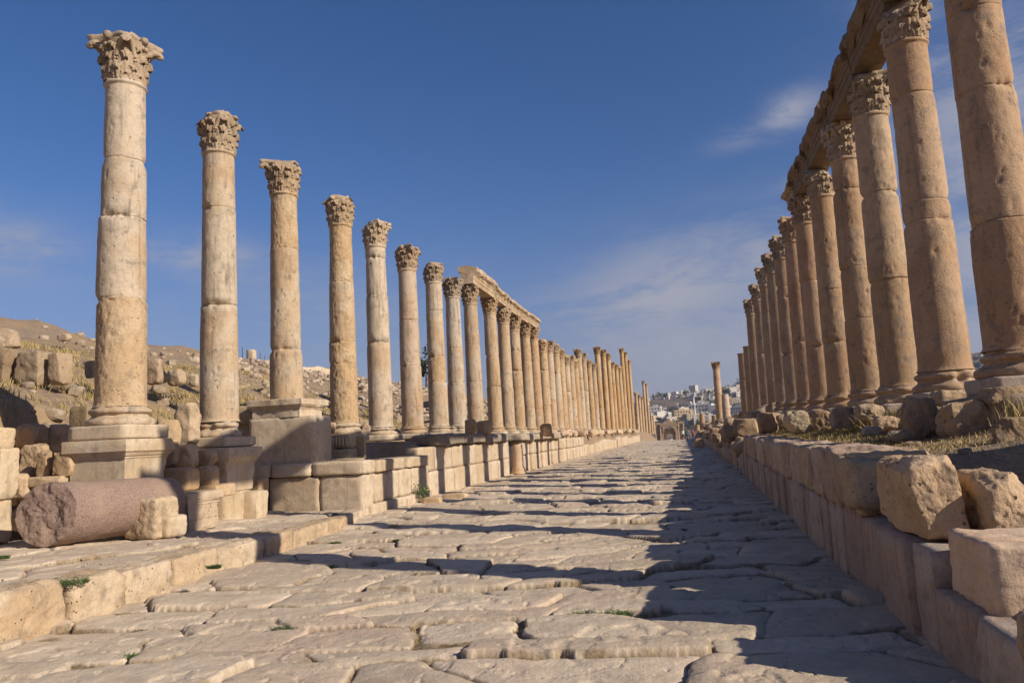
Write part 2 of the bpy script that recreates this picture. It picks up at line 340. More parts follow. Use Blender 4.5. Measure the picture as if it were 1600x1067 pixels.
# ---- paving
def slabs(X, Y, ang, seed, rows=(.40, .92), cols=(.65, 1.65), warp=.15, gapw=(.002, .012), rnd=.024, lift=.032, depth=.036):
    """height, gap mask and tint of worn irregular slabs at points X, Y"""
    rg = np.random.default_rng(seed); ca, sa = cos(ang), sin(ang)
    u = X*ca+Y*sa; v = -X*sa+Y*ca
    wu = n2d(X, Y, .7, 2, seed+1)*warp*1.2+n2d(X, Y, 2.4, 2, seed+6)*.035; wv = n2d(X, Y, .45, 2, seed+2)*warp*1.6+n2d(X, Y, 2.8, 2, seed+3)*.035
    u = u+wu; v = v+wv
    rb = np.cumsum(np.concatenate([[-14.], rg.uniform(*rows, 330 if rows[0] < .9 else 60)]))
    ri = np.searchsorted(rb, v)-1; dv = np.minimum(v-rb[ri], rb[ri+1]-v)
    nR = len(rb); nC = 60
    cb = np.cumsum(rg.uniform(*cols, (nR, nC)), 1)-14-rg.uniform(0, 1.5, (nR, 1))
    sk = rg.uniform(-.8, .8, (nR, nC)); ci = np.zeros_like(ri)
    vl = v-(rb[ri]+rb[ri+1])*.5
    for rr in np.unique(ri):
        mk = ri == rr; ci[mk] = np.searchsorted(cb[rr], u[mk])-1
    # skewed column joints
    ci = np.clip(ci, 1, nC-3)
    lo = cb[ri, ci]+sk[ri, ci]*vl; hi = cb[ri, ci+1]+sk[ri, ci+1]*vl
    dn = u < lo; up = u > hi; ci = ci-dn.astype(int)+up.astype(int); ci = np.clip(ci, 0, nC-2)
    lo = cb[ri, ci]+sk[ri, ci]*vl; hi = cb[ri, ci+1]+sk[ri, ci+1]*vl
    du = np.minimum(u-lo, hi-u)
    uc = (lo+hi)*.5; vc = (rb[ri]+rb[ri+1])*.5
    idr = lambda s: _hash(ri, ci, np.full_like(ri, 7), seed+s)
    # rounded corners
    R = .10; q = np.maximum(R-du, 0)**2+np.maximum(R-dv, 0)**2; d = np.where((du < R) & (dv < R), R-np.sqrt(q), np.minimum(du, dv))
    er = n2d(X, Y, 4.2, 2, seed+4)
    d = d+er*.014+n2d(X, Y, 22., 2, seed+5)*.0015-np.clip(er-.42, 0, 1)*.13
    g = gapw[0]+(gapw[1]-gapw[0])*idr(11)**2
    t = np.clip((d-g)/rnd, 0, 1); prof = -(1-np.sqrt(np.clip(1-(1-t)**2, 0, 1)))*depth*(.45+.9*idr(5))
    top = (idr(1)-.5)*2*lift+(idr(21) > .86)*lift*1.3+(u-uc)*(idr(2)-.5)*.055+(v-vc)*(idr(3)-.5)*.07
    und = n2d(X, Y, 1.3, 3, seed+8)*.018+n2d(X, Y, 5., 3, seed+9)*.005
    dome = -.020*np.clip(1-d/.16, 0, 1)**2*(.1+1.6*idr(6))
    ck = n2d(X, Y, .85, 3, seed+16)+n2d(X, Y, 7., 2, seed+17)*.03; crack = (1-sstep(np.abs(ck-.05), .0015, .006))*(idr(9) > .55)
    pits = np.clip(n2d(X, Y, 15., 3, seed+18)-.55, 0, 1)*.03
    zz = top+prof+und+dome-crack*.016-pits-np.clip(n2d(X, Y, 3.2, 3, seed+19)-.42, 0, .2)*.07
    low = -.058+n2d(X, Y, 3., 2, seed+12)*.022
    gap = np.where(d < g, 1., 0.); gap = np.maximum(gap, crack*.6)
    zz = np.where(d < g, low, np.maximum(zz, low)); gap = np.maximum(gap, sstep(low+.012-zz, 0, .01))
    # sand collected along some joints
    gap = np.maximum(gap, sstep(n2d(X, Y, 2.2, 3, seed+15), .25, .6)*(1-sstep(d, .01, .05))*.8)
    return zz, gap, idr(4)
def pave_mesh(name, Ys, frac, lef, rig, zf, ang, seed, **kw):
    Yg, Fg = np.meshgrid(Ys, frac, indexing='ij'); Xg = lef(Yg)+(rig(Yg)-lef(Yg))*Fg
    z, gap, tint = slabs(Xg, Yg, ang, seed, **kw)
    Zg = z+zf(Xg, Yg)
    b = MB(); b.grid(np.stack([Xg, Yg, Zg], -1), tint=tint.reshape(-1), flip=True)
    me = b.mesh(name, M['pave']); a = me.attributes.new('gap', 'FLOAT', 'POINT'); a.data.foreach_set('value', gap.astype(np.float32).ravel())
    return link(name, me)
def ysteps(a, b, k, mn):
    o = [a]
    while o[-1] < b: o.append(o[-1]+max(mn, k*o[-1]))
    return np.array(o)
le = lambda y: left_edge(y)-.25; re = lambda y: right_edge(y)+.18
tag(pave_mesh('road', ysteps(2.2, 13, .0028, .010), np.linspace(0, 1, 640), le, re, roadz, .17, 5), kind='structure')
tag(pave_mesh('road', ysteps(13.0, 45, .004, .02), np.linspace(0, 1, 380), le, re, roadz, .17, 5), kind='structure')
tag(pave_mesh('road', ysteps(45, 136, .005, .02), np.linspace(0, 1, 180), le, re, roadz, .17, 5), kind='structure')
b = MB(); yy = np.concatenate([[136], np.arange(140, 352, 6.)]); Yg, Xg = np.meshgrid(yy, np.array([-8, 0., 2.6]), indexing='ij')
b.grid(np.stack([Xg, Yg, roadz(Xg, Yg)], -1), flip=True); tag(b.build('road', M['pave']), kind='structure')
# the raised walk in front of the fallen shaft
def walkz(x, y): return np.interp(y, [3, 5.6, 7.2, 10.5, 15.8], [.46, .45, .37, .29, .16])+.02*np.clip(-6-x, 0, 9)
kl = lambda y: np.interp(y, [0, 15.9], [-10.6, -9.9]); kr = lambda y: left_edge(y)-.30
tag(pave_mesh('sidewalk', ysteps(4.6, 15.9, .003, .015), np.linspace(0, 1, 300), kl, kr, walkz, 1.25, 41,
    rows=(1.0, 1.5), cols=(1.1, 2.2), lift=.012, depth=.03, rnd=.02, warp=.05, gapw=(.006, .016)), kind='structure')
b = MB(); y = 3.2; k = 0
while y < 15.6:
    L_ = random.uniform(.75, 1.7); w_ = random.uniform(.42, .55); kh = float(walkz(-6, y+L_/2)); V, Q = rock((w_, L_-.03, kh+.2), 20, 12, .035, 4, 900+k, .8)
    xx = left_edge(y+L_/2); a = math.atan2(-(left_edge(y+L_)-left_edge(y)), L_)
    V = V@Rz(a).T+np.array([xx-w_/2+random.uniform(-.03, .04), y+L_/2, (kh-.2)/2+.012+random.uniform(-.015, .015)]); b.add(V, Q, tint=random.random()); y += L_; k += 1
tag(b.build('kerb', M['pock']), kind='structure')

# ------------------------------------------------------------------ columns
def rbell(z): return .288+.01*z/.8+.085*np.clip(z/.72, 0, 1)**4
def capital_mesh(seed, damage=0, lod=1):
    rg = np.random.default_rng(seed); b = MB(); hi = lod > 0
    nA = 40 if hi else 16; zz = np.linspace(0, .70, 12 if hi else 5); th = np.linspace(0, 2*pi, nA, endpoint=False)
    Zg, Tg = np.meshgrid(zz, th, indexing='ij'); Rg = rbell(Zg)
    b.grid(np.stack([Rg*np.cos(Tg), Rg*np.sin(Tg), Zg], -1), tint=.35, wrap=True)
    ns, ntt = (13, 9) if hi else (6, 3)
    def leaf(a, z0, h, w, curl):
        s = np.linspace(0, 1, ns); tt = np.linspace(-1, 1, ntt); S, T_ = np.meshgrid(s, tt, indexing='ij')
        k = np.clip(S/.80, 0, 1); z = z0+h*np.sin(k*pi/2)**.85
        z = z-h*.30*np.clip((S-.80)/.20, 0, 1)**1.4
        r = rbell(z)+.018+curl*np.clip((S-.42)/.58, 0, 1)**1.8
        wd = w*(.72+.42*np.sin(pi*np.clip(S*.9, 0, 1)))*(1-.62*S**4)*(1+.17*np.cos(2*pi*S*3.6+1.))
        r = r+.016*np.cos(T_*pi*2.5)*(1-.4*S)+.014*(1-np.abs(T_))+.012*np.cos(2*pi*S*3.6+1.)*np.abs(T_)
        z = z-.028*np.abs(T_)**1.5*(S > .1)
        edge = np.abs(T_) > .99
        r = np.where(edge, rbell(z)-.01, r)
        az = a+T_*wd/np.maximum(r, .2)
        P = np.stack([r*np.cos(az), r*np.sin(az), z], -1)
        # underside of the curled tip
        back = P[::-1].copy()[: max(2, ns//2)]; rr_ = np.hypot(back[..., 0], back[..., 1])[..., None]
        q = np.linspace(0, 1, len(back))[:, None]; nr_ = rr_[..., 0]*(1-q)+(rbell(back[..., 2])-.01)*q-.02
        back[..., 0:2] *= (nr_/rr_[..., 0])[..., None]; back[..., 2] -= .022+.05*q
        P = np.concatenate([P, back], 0); b.grid(P, tint=.6)
    for i in range(8): leaf(i*pi/4+pi/8, 0.0, .25, .105, .050)
    for i in range(8): leaf(i*pi/4, .10, .38, .115, .068)
    for i in range(8): leaf(i*pi/4+pi/8+(.12 if i % 2 else -.12), .34, .26, .07, .075)
    # corner volutes and small inner scrolls
    for i in range(4):
        a = pi/4+i*pi/2
        for sg in (-1, 1):
            n_ = 12 if hi else 6; s = np.linspace(0, 1, n_)
            az = a+sg*(.42*(1-s)**1.2+.03); r = .32+.185*s**2.0; z = .40+.30*np.sin(s*pi/2)-.05*s**6
            rad = .030+.012*s; c = np.stack([r*np.cos(az), r*np.sin(az), z], -1)
            tl = np.gradient(c, axis=0); tl /= np.linalg.norm(tl, axis=1)[:, None]; u_ = np.cross(tl, [0, 0, 1.]); u_ /= np.linalg.norm(u_, axis=1)[:, None]; v_ = np.cross(u_, tl)
            ph = np.linspace(0, 2*pi, 7, endpoint=False)
            P = c[:, None]+rad[:, None, None]*(np.cos(ph)[None, :, None]*u_[:, None]+np.sin(ph)[None, :, None]*v_[:, None]*1.3)
            b.grid(P, tint=.5, wrap=True)
        for (rr, zc, rad) in ((.495, .64, .062), (.495, .64, .036)):
            V, Q = cube_pts(4 if hi else 2); V = V/np.linalg.norm(V, axis=1)[:, None]; V = V*[rad, (.05 if rad > .05 else .07), rad]
            b.add(V@Rz(a).T+np.array([rr*cos(a), rr*sin(a), zc]), Q, tint=.5)
        a = i*pi/2
        for sg in (-.11, .11):
            V, Q = cube_pts(3 if hi else 1); V = V/np.linalg.norm(V, axis=1)[:, None]*.045
            b.add(V+np.array([.36*cos(a+sg), .36*sin(a+sg), .60]), Q, tint=.5)
        V, Q = cube_pts(3); V = V/np.linalg.norm(V, axis=1)[:, None]*.07; b.add(V+np.array([.37*cos(a), .37*sin(a), .74]), Q, tint=.4)
    # abacus with hollow sides
    nt_ = 12 if hi else 5; ring = []
    for i in range(4):
        a0 = -pi/4+i*pi/2
        for t_ in np.linspace(-1, 1, nt_, endpoint=True):
            d = .31+.085*abs(t_)**2.2; x = d; y = t_*.385
            a = i*pi/2; ring.append((x*cos(a)-y*sin(a), x*sin(a)+y*cos(a)))
    ring = np.array(ring); rows = []
    for (f, z) in ((.60, .655), (.88, .665), (.90, .70), (.96, .73), (1., .75), (1., .80), (.97, .815), (.6, .82), (.3, .82), (.01, .82)):
        rows.append(np.concatenate([ring*f, np.full((len(ring), 1), z)], 1))
    b.grid(np.array(rows), tint=.2, wrap=True)
    V = np.concatenate(b.V); tz = V[:, 2]
    off = rg.uniform(0, 50, 3)
    for c in range(damage):      # broken corners and chipped leaves
        a = rg.choice([pi/4, 3*pi/4, 5*pi/4, 7*pi/4])+rg.uniform(-.35, .35); d = np.array([cos(a), sin(a), rg.uniform(.2, 1.1)]); d /= np.linalg.norm(d)
        lim = rg.uniform(.66, .86); q = V@d; lim = lim*q.max(); nz = fbm(V+off, 6, 3, seed)*.03; ex = np.maximum(q-lim-nz, 0); V = V-ex[:, None]*d*.92
    nr_ = V.copy(); nr_[:, 2] *= .3; nr_ /= np.maximum(np.linalg.norm(nr_, axis=1), .05)[:, None]
    V = V+nr_*(fbm(V+off, 5, 3, seed+2)*.009+fbm(V+off, 24, 2, seed+3)*.004)[:, None]
    V[:, 2] += (tz > .7)*fbm(V+off, 3.5, 3, seed+6)*.035
    b.V = [V]; return b.mesh('capital', M['cap'])
CAPS = [capital_mesh(s_, d_) for s_, d_ in ((1, 1), (2, 6), (3, 2), (4, 9), (5, 3), (6, 5))]
CAPL = [capital_mesh(s_, d_, 0) for s_, d_ in ((7, 1), (8, 3), (9, 5))]

def shaft_mb(r0, L, seed, joints, tints, mats, lod=2, top=.835, batter=0.):
    rg = np.random.default_rng(seed); nA = (96, 56, 28)[2-lod] if lod < 3 else 128
    dz = (.045, .09, .22)[2-lod]; zs = np.arange(.07, L, dz).tolist()+[0, .015, .03, .05, L-.11, L-.09, L-.075, L-.06, L-.045, L-.03, L-.015, L]
    for j in joints: zs += [j-.045, j-.02, j-.010, j-.003, j+.003, j+.010, j+.02, j+.045]
    zs = np.unique(np.round([z for z in zs if 0 <= z <= L], 4)); th = np.linspace(0, 2*pi, nA, endpoint=False)
    Zg, Tg = np.meshgrid(zs, th, indexing='ij'); q = Zg/L
    R_ = r0*(1-(1-top)*q**1.5)
    R_ = R_+.035*np.exp(-Zg/.035)
    R_ = R_+np.where(np.abs(L-.045-Zg) < .036, np.sqrt(np.clip(.036**2-(L-.045-Zg)**2, 0, 1)), 0)*.9+.012*(Zg > L-.012)
    dj = np.array([0]+list(joints)+[L+1]); di = np.clip(np.searchsorted(dj, Zg, side='right')-1, 0, len(dj)-2)
    ox = rg.normal(0, .006, len(dj)); oy = rg.normal(0, .006, len(dj)); orr = rg.normal(0, .006, len(dj))
    P0 = np.stack([r0*np.cos(Tg), r0*np.sin(Tg), Zg], -1)+rg.uniform(0, 60, 3)
    n_hi = fbm(P0, 9, 4, seed); n_lo = fbm(P0, 1.3, 2, seed+4)
    R_ = R_+orr[di]+n_lo*.006+n_hi*.004-np.clip(fbm(P0*[1, 1, 1.6], 9., 4, seed+31)-.70, 0, .12)*.13
    for j in joints:
        w_ = .5+.5*fbm(P0*[1, 1, .2], 3., 3, seed+int(j*9)); dd = np.abs(Zg-j-.012*fbm(P0*[1, 1, 0], 4., 3, seed+77))
        R_ = R_-np.exp(-(dd/.009)**2)*.020*(.4+w_)-np.clip(w_-.55, 0, 1)*.22*np.exp(-(dd/.06)**2)
    pk = np.array([1. if m_ == 1 else 0. for m_ in mats])[np.clip(di, 0, len(mats)-1)]
    R_ = R_-pk*np.clip(fbm(P0, 26, 3, seed+9)+.05, 0, .6)*.026
    for c in range(int(rg.integers(3, 7))):    # small square holes and scars
        a, z0 = rg.uniform(0, 2*pi), rg.uniform(.12*L, .9*L); s_ = rg.uniform(.02, .035)
        da = ((Tg-a+pi) % (2*pi)-pi)*r0; R_ = R_-.045*np.exp(-((da/s_)**4+((Zg-z0)/s_)**4))
    for c in range(0):
        a, z0 = rg.uniform(0, 2*pi), rg.uniform(.08*L, .9*L); da = ((Tg-a+pi) % (2*pi)-pi)*r0
        R_ = R_-.035*np.exp(-((da/.10)**2+((Zg-z0)/.16)**2))*np.clip(.5+n_hi, 0, 1)
    b = MB(); tn = np.array(tints)[np.clip(di, 0, len(tints)-1)]*1.2-.1+.25*n_lo
    P = np.stack([R_*np.cos(Tg)+ox[di], R_*np.sin(Tg)+oy[di], Zg], -1)
    P = np.concatenate([P, P[-1:]*[.02, .02, 1]], 0); tn = np.concatenate([tn, tn[-1:]], 0)
    b.grid(P, tint=tn, wrap=True)
    # material per drum
    rowm = np.array([mats[min(k_, len(mats)-1)] for k_ in di[:, 0]]+[0])[:len(P)-1]; b.M = [('q', np.repeat(rowm, nA))]
    return b
def base_mb(r0, h, seed, lod=2):
    pr = [(.0, -.02), (1.30, 0.0), (1.345, .04), (1.36, .13), (1.355, .24), (1.31, .33), (1.22, .37), (1.19, .40), (1.12, .47), (1.10, .55), (1.13, .61), (1.18, .63), (1.225, .68), (1.235, .76), (1.215, .84), (1.15, .88), (1.10, .90), (1.085, .93), (1.07, 1.0), (.9, 1.01)]
    nA = (72, 48, 24)[2-lod]; th = np.linspace(0, 2*pi, nA, endpoint=False); pr = np.array(pr)
    rr, tt = np.meshgrid(pr[:, 0], th, indexing='ij'); Zg = np.meshgrid(pr[:, 1], th, indexing='ij')[0]*h; R_ = np.maximum(rr*r0, .004)
    P = np.stack([R_*np.cos(tt), R_*np.sin(tt), Zg], -1); off = RNG.uniform(0, 50, 3)
    n_ = fbm(P+off, 4, 3, seed)*.014+fbm(P+off, 16, 2, seed)*.005-np.clip(fbm(P+off, 2.6, 2, seed+3)-.3, 0, 1)*.14
    k = (1+n_/np.maximum(R_, .1))[..., None]; P = P*np.concatenate([k, k, np.ones_like(k)], -1)
    b = MB(); b.grid(P, tint=.45+.3*fbm(P+off, 2, 2, seed), wrap=True, flip=False); return b
def squares(pr, seed, n=14, noise=.012, tint=.45):
    """square moulded pedestal: pr = list of (half width, z)"""
    t_ = np.linspace(-1, 1, n, endpoint=False); rg_ = []
    for i in range(4):
        for q in t_: x, y = 1., q; a = i*pi/2; rg_.append((x*cos(a)-y*sin(a), x*sin(a)+y*cos(a)))
    ring = np.array(rg_); rows = []
    P_ = []
    for (h0, z0), (h1, z1) in zip(pr[:-1], pr[1:]):
        m_ = max(1, int(abs(z1-z0)/.07)); P_ += [(h0+(h1-h0)*k/m_, z0+(z1-z0)*k/m_) for k in range(m_)]
    P_.append(pr[-1])
    for h_, z_ in P_: rows.append(np.concatenate([ring*h_, np.full((len(ring), 1), z_)], 1))
    P = np.array(rows); off = np.random.default_rng(seed).uniform(0, 50, 3)
    d = P.copy(); d[..., 2] = 0; nl = np.maximum(np.linalg.norm(d, axis=-1), .02)
    co = np.clip((nl/np.maximum(np.abs(d[..., :2]).max(-1), .01)-1.25)/.16, 0, 1)   # corners get worn
    k = 1+(fbm(P+off, 3, 3, seed)*noise+fbm(P+off, 14, 2, seed)*noise*.4-co*np.clip(.3+fbm(P+off, 3.5, 2, seed+2), 0, 1)*.05)/nl
    P[..., 0] *= k; P[..., 1] *= k; b = MB(28); b.grid(P, tint=tint+.3*fbm(P+off, 1.3, 2, seed), wrap=True); return b

cidx = 0
def column(X, Y, zb, zn, zt, r0=.375, lod=2, ped=None, plinth=.2, right=False, drums=None, capv=None, label=None, tints=None, mats=None, lean=(0, 0), color=(1, 1, 1), hb=.30, cap=True, base=True, group=None, colm=None):
    """one column: zb underside of the round base, zn top of the shaft, zt top of the capital"""
    global cidx; cidx += 1; sd = 100+cidx*7; rg = np.random.default_rng(sd)
    if not base: hb = 0.
    z0 = zb-(plinth if plinth else 0)-(ped[-1] if ped else 0)
    root = empty('column', (X, Y, z0)); dz = zb-z0
    L_ = zn-zb-hb
    if drums is None:
        k = int(rg.integers(2, 4)); c_ = np.sort(rg.uniform(.15, .88, k)); c_ = [c for i, c in enumerate(c_) if i == 0 or c-c_[i-1] > .12]; drums = c_
    jo = [d*L_ for d in drums]; tints = tints or list(rg.uniform(.15, .85, len(jo)+1)); mats = mats or [0]*(len(jo)+1)
    b = shaft_mb(r0, L_, sd, jo, tints, mats, lod)
    sm = [M['colr'] if right else M['col'], M['pock']]
    s_ = b.build('shaft', sm, root, (0, 0, dz+hb)); s_.rotation_euler = (lean[0], lean[1], 0); s_.color = (*color, 1)
    if base:
        o = base_mb(r0, hb, sd, lod).build('base', sm[0], root, (0, 0, dz)); o.color = (*[c*.97 for c in color], 1)
    if plinth:
        V, Q = rock((r0*2.8, r0*2.8, plinth), 12 if lod > 1 else 5, 22, .02, 2, sd, .5, (.9, .99)); V[:, 2] += dz-plinth/2
        MB().add(V, Q, tint=.4).build('plinth', M['block'] if not right else M['blockr'], root)
    if ped:
        squares(ped[0], sd).build('pedestal', M['block'], root)
    if cap:
        cm = (CAPS[capv if capv is not None else int(rg.integers(0, 6))] if lod > 0 else CAPL[int(rg.integers(0, 3))])
        sx = r0*.86/.305; o = link('capital', cm, root, (sin(lean[1])*L_, 0, dz+hb+L_-.004), (0, 0, float(rg.integers(0, 4))*pi/2+rg.normal(0, .05)), (sx, sx, (zt-zn)/.82))
        q_ = rg.uniform(.85, 1.08); o.color = (*[c*q_ for c in color], 1)
    tag(root, label, 'column', group or ('columns of the right row' if right else 'columns of the left row')); return root

XL, XR = -9.0, 4.2
#           base px,py  neck px,py  top   drums                 tints            mats            cap  colour
LC = [(187, 665, 196, 135, 58, (.32, .57, .75), (.85, .45, .25, .1), (1, 0, 0, 0), 0, (1.0, .98, .94), 'first and nearest column of the left row, pale and pitted, on a tall moulded pedestal'),
      (343, 683, 342, 240, 176, (.42, .78), (.35, .5, .6), (0, 0, 0), 1, (.97, .95, .9), 'second column of the left row with cracked lower drum and chipped carved capital'),
      (450, 678, 443, 304, 254, (.34, .76), (.8, .5, .6), (0, 0, 1), 2, (.96, .93, .86), 'third column of the left row rising behind a large smooth stone box'),
      (538, 678, 532, 352, 302, (.29, .40, .70), (.85, .8, .7, .75), (1, 1, 0, 1), 3, (1.0, .95, .85), 'fourth column of the left row with coarse golden pocked shaft'),
      (598, 679, 586, 385, 339, (.46, .72, .93), (.6, .3, .1, .05), (0, 0, 0, 0), 5, (1.03, 1.0, .95), 'fifth column of the left row with whitish upper drum'),
      (647, 677, 636, 422, 388, (.38, .67), (.55, .15, .3), (0, 0, 0), 4, (.95, .88, .82), 'sixth column of the left row with pinkish middle drum and dark capital'),
      (687, 675, 677, 442, 404, (.30, .48, .8), (.5, .8, .3, .4), (0, 1, 0, 0), 1, (.97, .93, .86), 'seventh column of the left row with a deeply pitted band at mid height'),
      (717, 674, 707, 465, 432, (.33, .6), (.5, .4, .2), (0, 0, 0), 2, (.93, .92, .90), 'eighth column of the left row, the last greyish one before the beam starts'),
      (747, 674, 734, 475, 456, (.36, .66), (.5, .4, .5), (0, 0, 0), 0, (.9, .84, .76), 'ninth column of the left row carrying the near end of the stone beam'),
      (777, 674, 765, 490, 468, (.35, .62), (.6, .6, .5), (0, 0, 0), 4, (.93, .84, .72), 'tenth column of the left row under the stone beam'),
      (794, 674, 787, 505, 486, None, None, None, None, (.93, .88, .8), 'eleventh column of the left row under the stone beam'),
      (812, 674, 803, 516, 499, None, None, None, None, (.95, .86, .74), 'twelfth column of the left row under the stone beam'),
      (829, 674, 820, 526, 508, None, None, None, None, (.97, .88, .76), 'thirteenth column of the left row under the stone beam'),
      (843, 674, 833, 531, 511, None, None, None, None, (.97, .86, .74), 'fourteenth column of the left row, the last one under the stone beam')]
lcols = []
for i, (bx, by, nx, ny, ty, dr, ti, mt, cv, colr, lab) in enumerate(LC):
    B_ = onX(bx, by, XL); N_ = onX(nx, ny, XL); Y = (B_[1]+N_[1])/2; zb = B_[2]; zn = onY(nx, ny, Y)[2]
    zt = zn+.82 if i != 3 else zn+.8; lod = 2 if i < 4 else 1
    ped = None; pl = .2
    if i == 0: ped = ([(.50, -.14), (.50, .27), (.515, .275), (.52, .31), (.54, .315), (.565, .37), (.58, .375), (.59, .39), (.59, .55), (.58, .575), (.5, .576), (.02, .58)], .58); pl = .23
    if i == 1: ped = ([(.48, 0), (.48, .50), (.50, .505), (.505, .55), (.54, .56), (.57, .62), (.585, .625), (.60, .65), (.60, .80), (.59, .83), (.5, .84), (.02, .845)], .85); pl = .2
    if i == 2: pl = 0
    lcols.append((Y, zb, zn, zt))
    dx = (onY(nx, ny, Y)[0]-XL)
    column(XL, Y, zb, zn, zt, .370 if i else .385, lod, ped, pl, False, dr, cv, lab, list(ti) if ti else None, list(mt) if mt else None, (0, dx/6*.8), colr, base=(i != 2), hb=.30 if i < 4 else .22)
far = [(854.5, 530), (864.5, 533), (874.5, 537), (882, 545), (890, 554), (897.5, 556), (904.5, 560), (911, 545), (918, 552), (926, 562), (933, 567), (941, 542), (950, 546), (957.5, 552),
       (963, 566), (969, 569), (974.5, 572), (979.5, 544), (985, 550), (990, 562), (997.5, 612), (1002, 617), (1006, 620), (1010.5, 595), (1015, 599), (1019, 640), (1022, 645)]
for i, (bx, ty) in enumerate(far):
    Y = onX(bx, 673, XL)[1]; zb = 1.98 if Y < 130 else 1.9; tx = bx-(673-ty)*.045
    zt = onX(tx, ty, XL); zt = onY(tx, ty, Y)[2]; g_c = (.98, .92, .84) if i % 3 else (1.0, .86, .66)
    if 941 <= bx <= 990: g_c = (1.0, .82, .58)
    if bx > 990: g_c = (1.05, .93, .78)
    column(XL, Y, zb-(.0 if Y < 130 else .9), zt-.9, zt, .37+.02*(zt > 10), 0, None, .2, False, None, None, f'{ORD[14+i]} column of the left row counted from the near end', None, None, (0, 0), g_c, hb=.22, cap=(i < 25))
RC = [(1598, 606, 1500, -260, (.30, .62, .82), 'nearest column of the right row, cut off by the photo edges'),
      (1483, 612, 1414, 72, (.44, .50, .83), 'second column of the right row with wide moulded base above the large boulders'),
      (1413, 630, 1360, 183, (.38, .70), 'third column of the right row with pale cracked base moulding'),
      (1359, 634, 1321, 250, (.30, .52, .86), 'fourth column of the right row with a long dark scar at mid height'),
      (1317, 637, 1286, 308, (.26, .52), 'fifth column of the right row with pink blotched lower drum'),
      (1286, 639, 1262, 350, (.29, .66), 'sixth column of the right row with an offset lower drum'),
      (1262.5, 641, 1243, 378, (.36, .68), 'seventh column of the right row, the first one clear of the beam'),
      (1244, 641, 1224, 405, (.33, .72, .8), 'eighth column of the right row with greyish lower drum'),
      (1227, 642, 1212, 427, None, 'ninth column of the right row with dark weathered capital'),
      (1214, 643, 1199, 447, None, 'tenth column of the right row with dark weathered capital'),
      (1201, 646, 1188, 470, None, 'eleventh column of the right row with dark weathered capital'),
      (1189, 649, 1176, 492, None, 'twelfth column of the right row, the last one that keeps a capital'),
      (1179, 652, 1170, 541, None, 'thirteenth column of the right row, a shorter shaft without capital'),
      (1168, 656, 1162, 552, None, 'farthest shaft of the unbroken right row, short and without capital')]
rcols = []
for i, (bx, by, nx, ny, dr, lab) in enumerate(RC):
    B_ = onX(bx, by, XR); N_ = onX(nx, ny, XR); Y = B_[1]
    if i == 0: Y = 10.7; zb, zn = 2.0, 7.76
    else: zb = B_[2]; Y = (B_[1]+N_[1])/2; zn = onY(nx, ny, Y)[2]
    zt = zn+.84; rcols.append((Y, zb, zn, zt))
    gcol = [(1, .95, .92), (1, .97, .95), (1, 1, .97), (1, .97, .93), (1.02, .98, .92), (1, .92, .88), (1, .9, .85), (.92, .9, .9), (.9, .9, .9)][min(i, 8)]
    column(XR, Y, zb, zn, zt, .372, 2 if i < 5 else 1 if i < 8 else 0, None, .2, True, dr, None, lab, None, None, (0, 0), gcol, hb=.33, cap=(i < 12))
# the columns of the same row behind the camera: only their shadows reach the picture
for i, Y in enumerate((6.8,)):
    column(XR, Y, 1.95, 7.76, 8.6, .385, 0, None, .2, True, None, None, 'column of the right row standing just beyond the right edge of the photo', None, None)
for i, Y in enumerate((7.1, 4.4)):
    column(XL, Y, 1.95, 7.76, 8.6, .385, 0, ([(.52, 0), (.52, 1.2), (.56, 1.25), (.60, 1.35), (.60, 1.5), (.59, 1.54), (.02, 1.55)], 1.55), .2, False, None, None, f'{["nearer", "farther"][i]} column of the left row standing beyond the left edge of the photo', None, None)
# lone pair far down on the right
Y = onX(1127, 660, XR)[1]
column(XR-.0, Y+1.5, 2.1, onY(1116, 575, Y)[2], onY(1115, 564, Y)[2], .42, 0, None, 0, False, (.5,), None, 'tall lone column with its capital far down the street on the right', None, None, color=(.95, .8, .66), hb=.2)
column(XR+.55, Y-.8, 2.1, onY(1127, 617, Y)[2], 5, .42, 0, None, 0, False, None, None, 'pale broken shaft standing right beside the tall lone column far down the street', None, None, color=(1.05, 1, .98), hb=.2, cap=False)

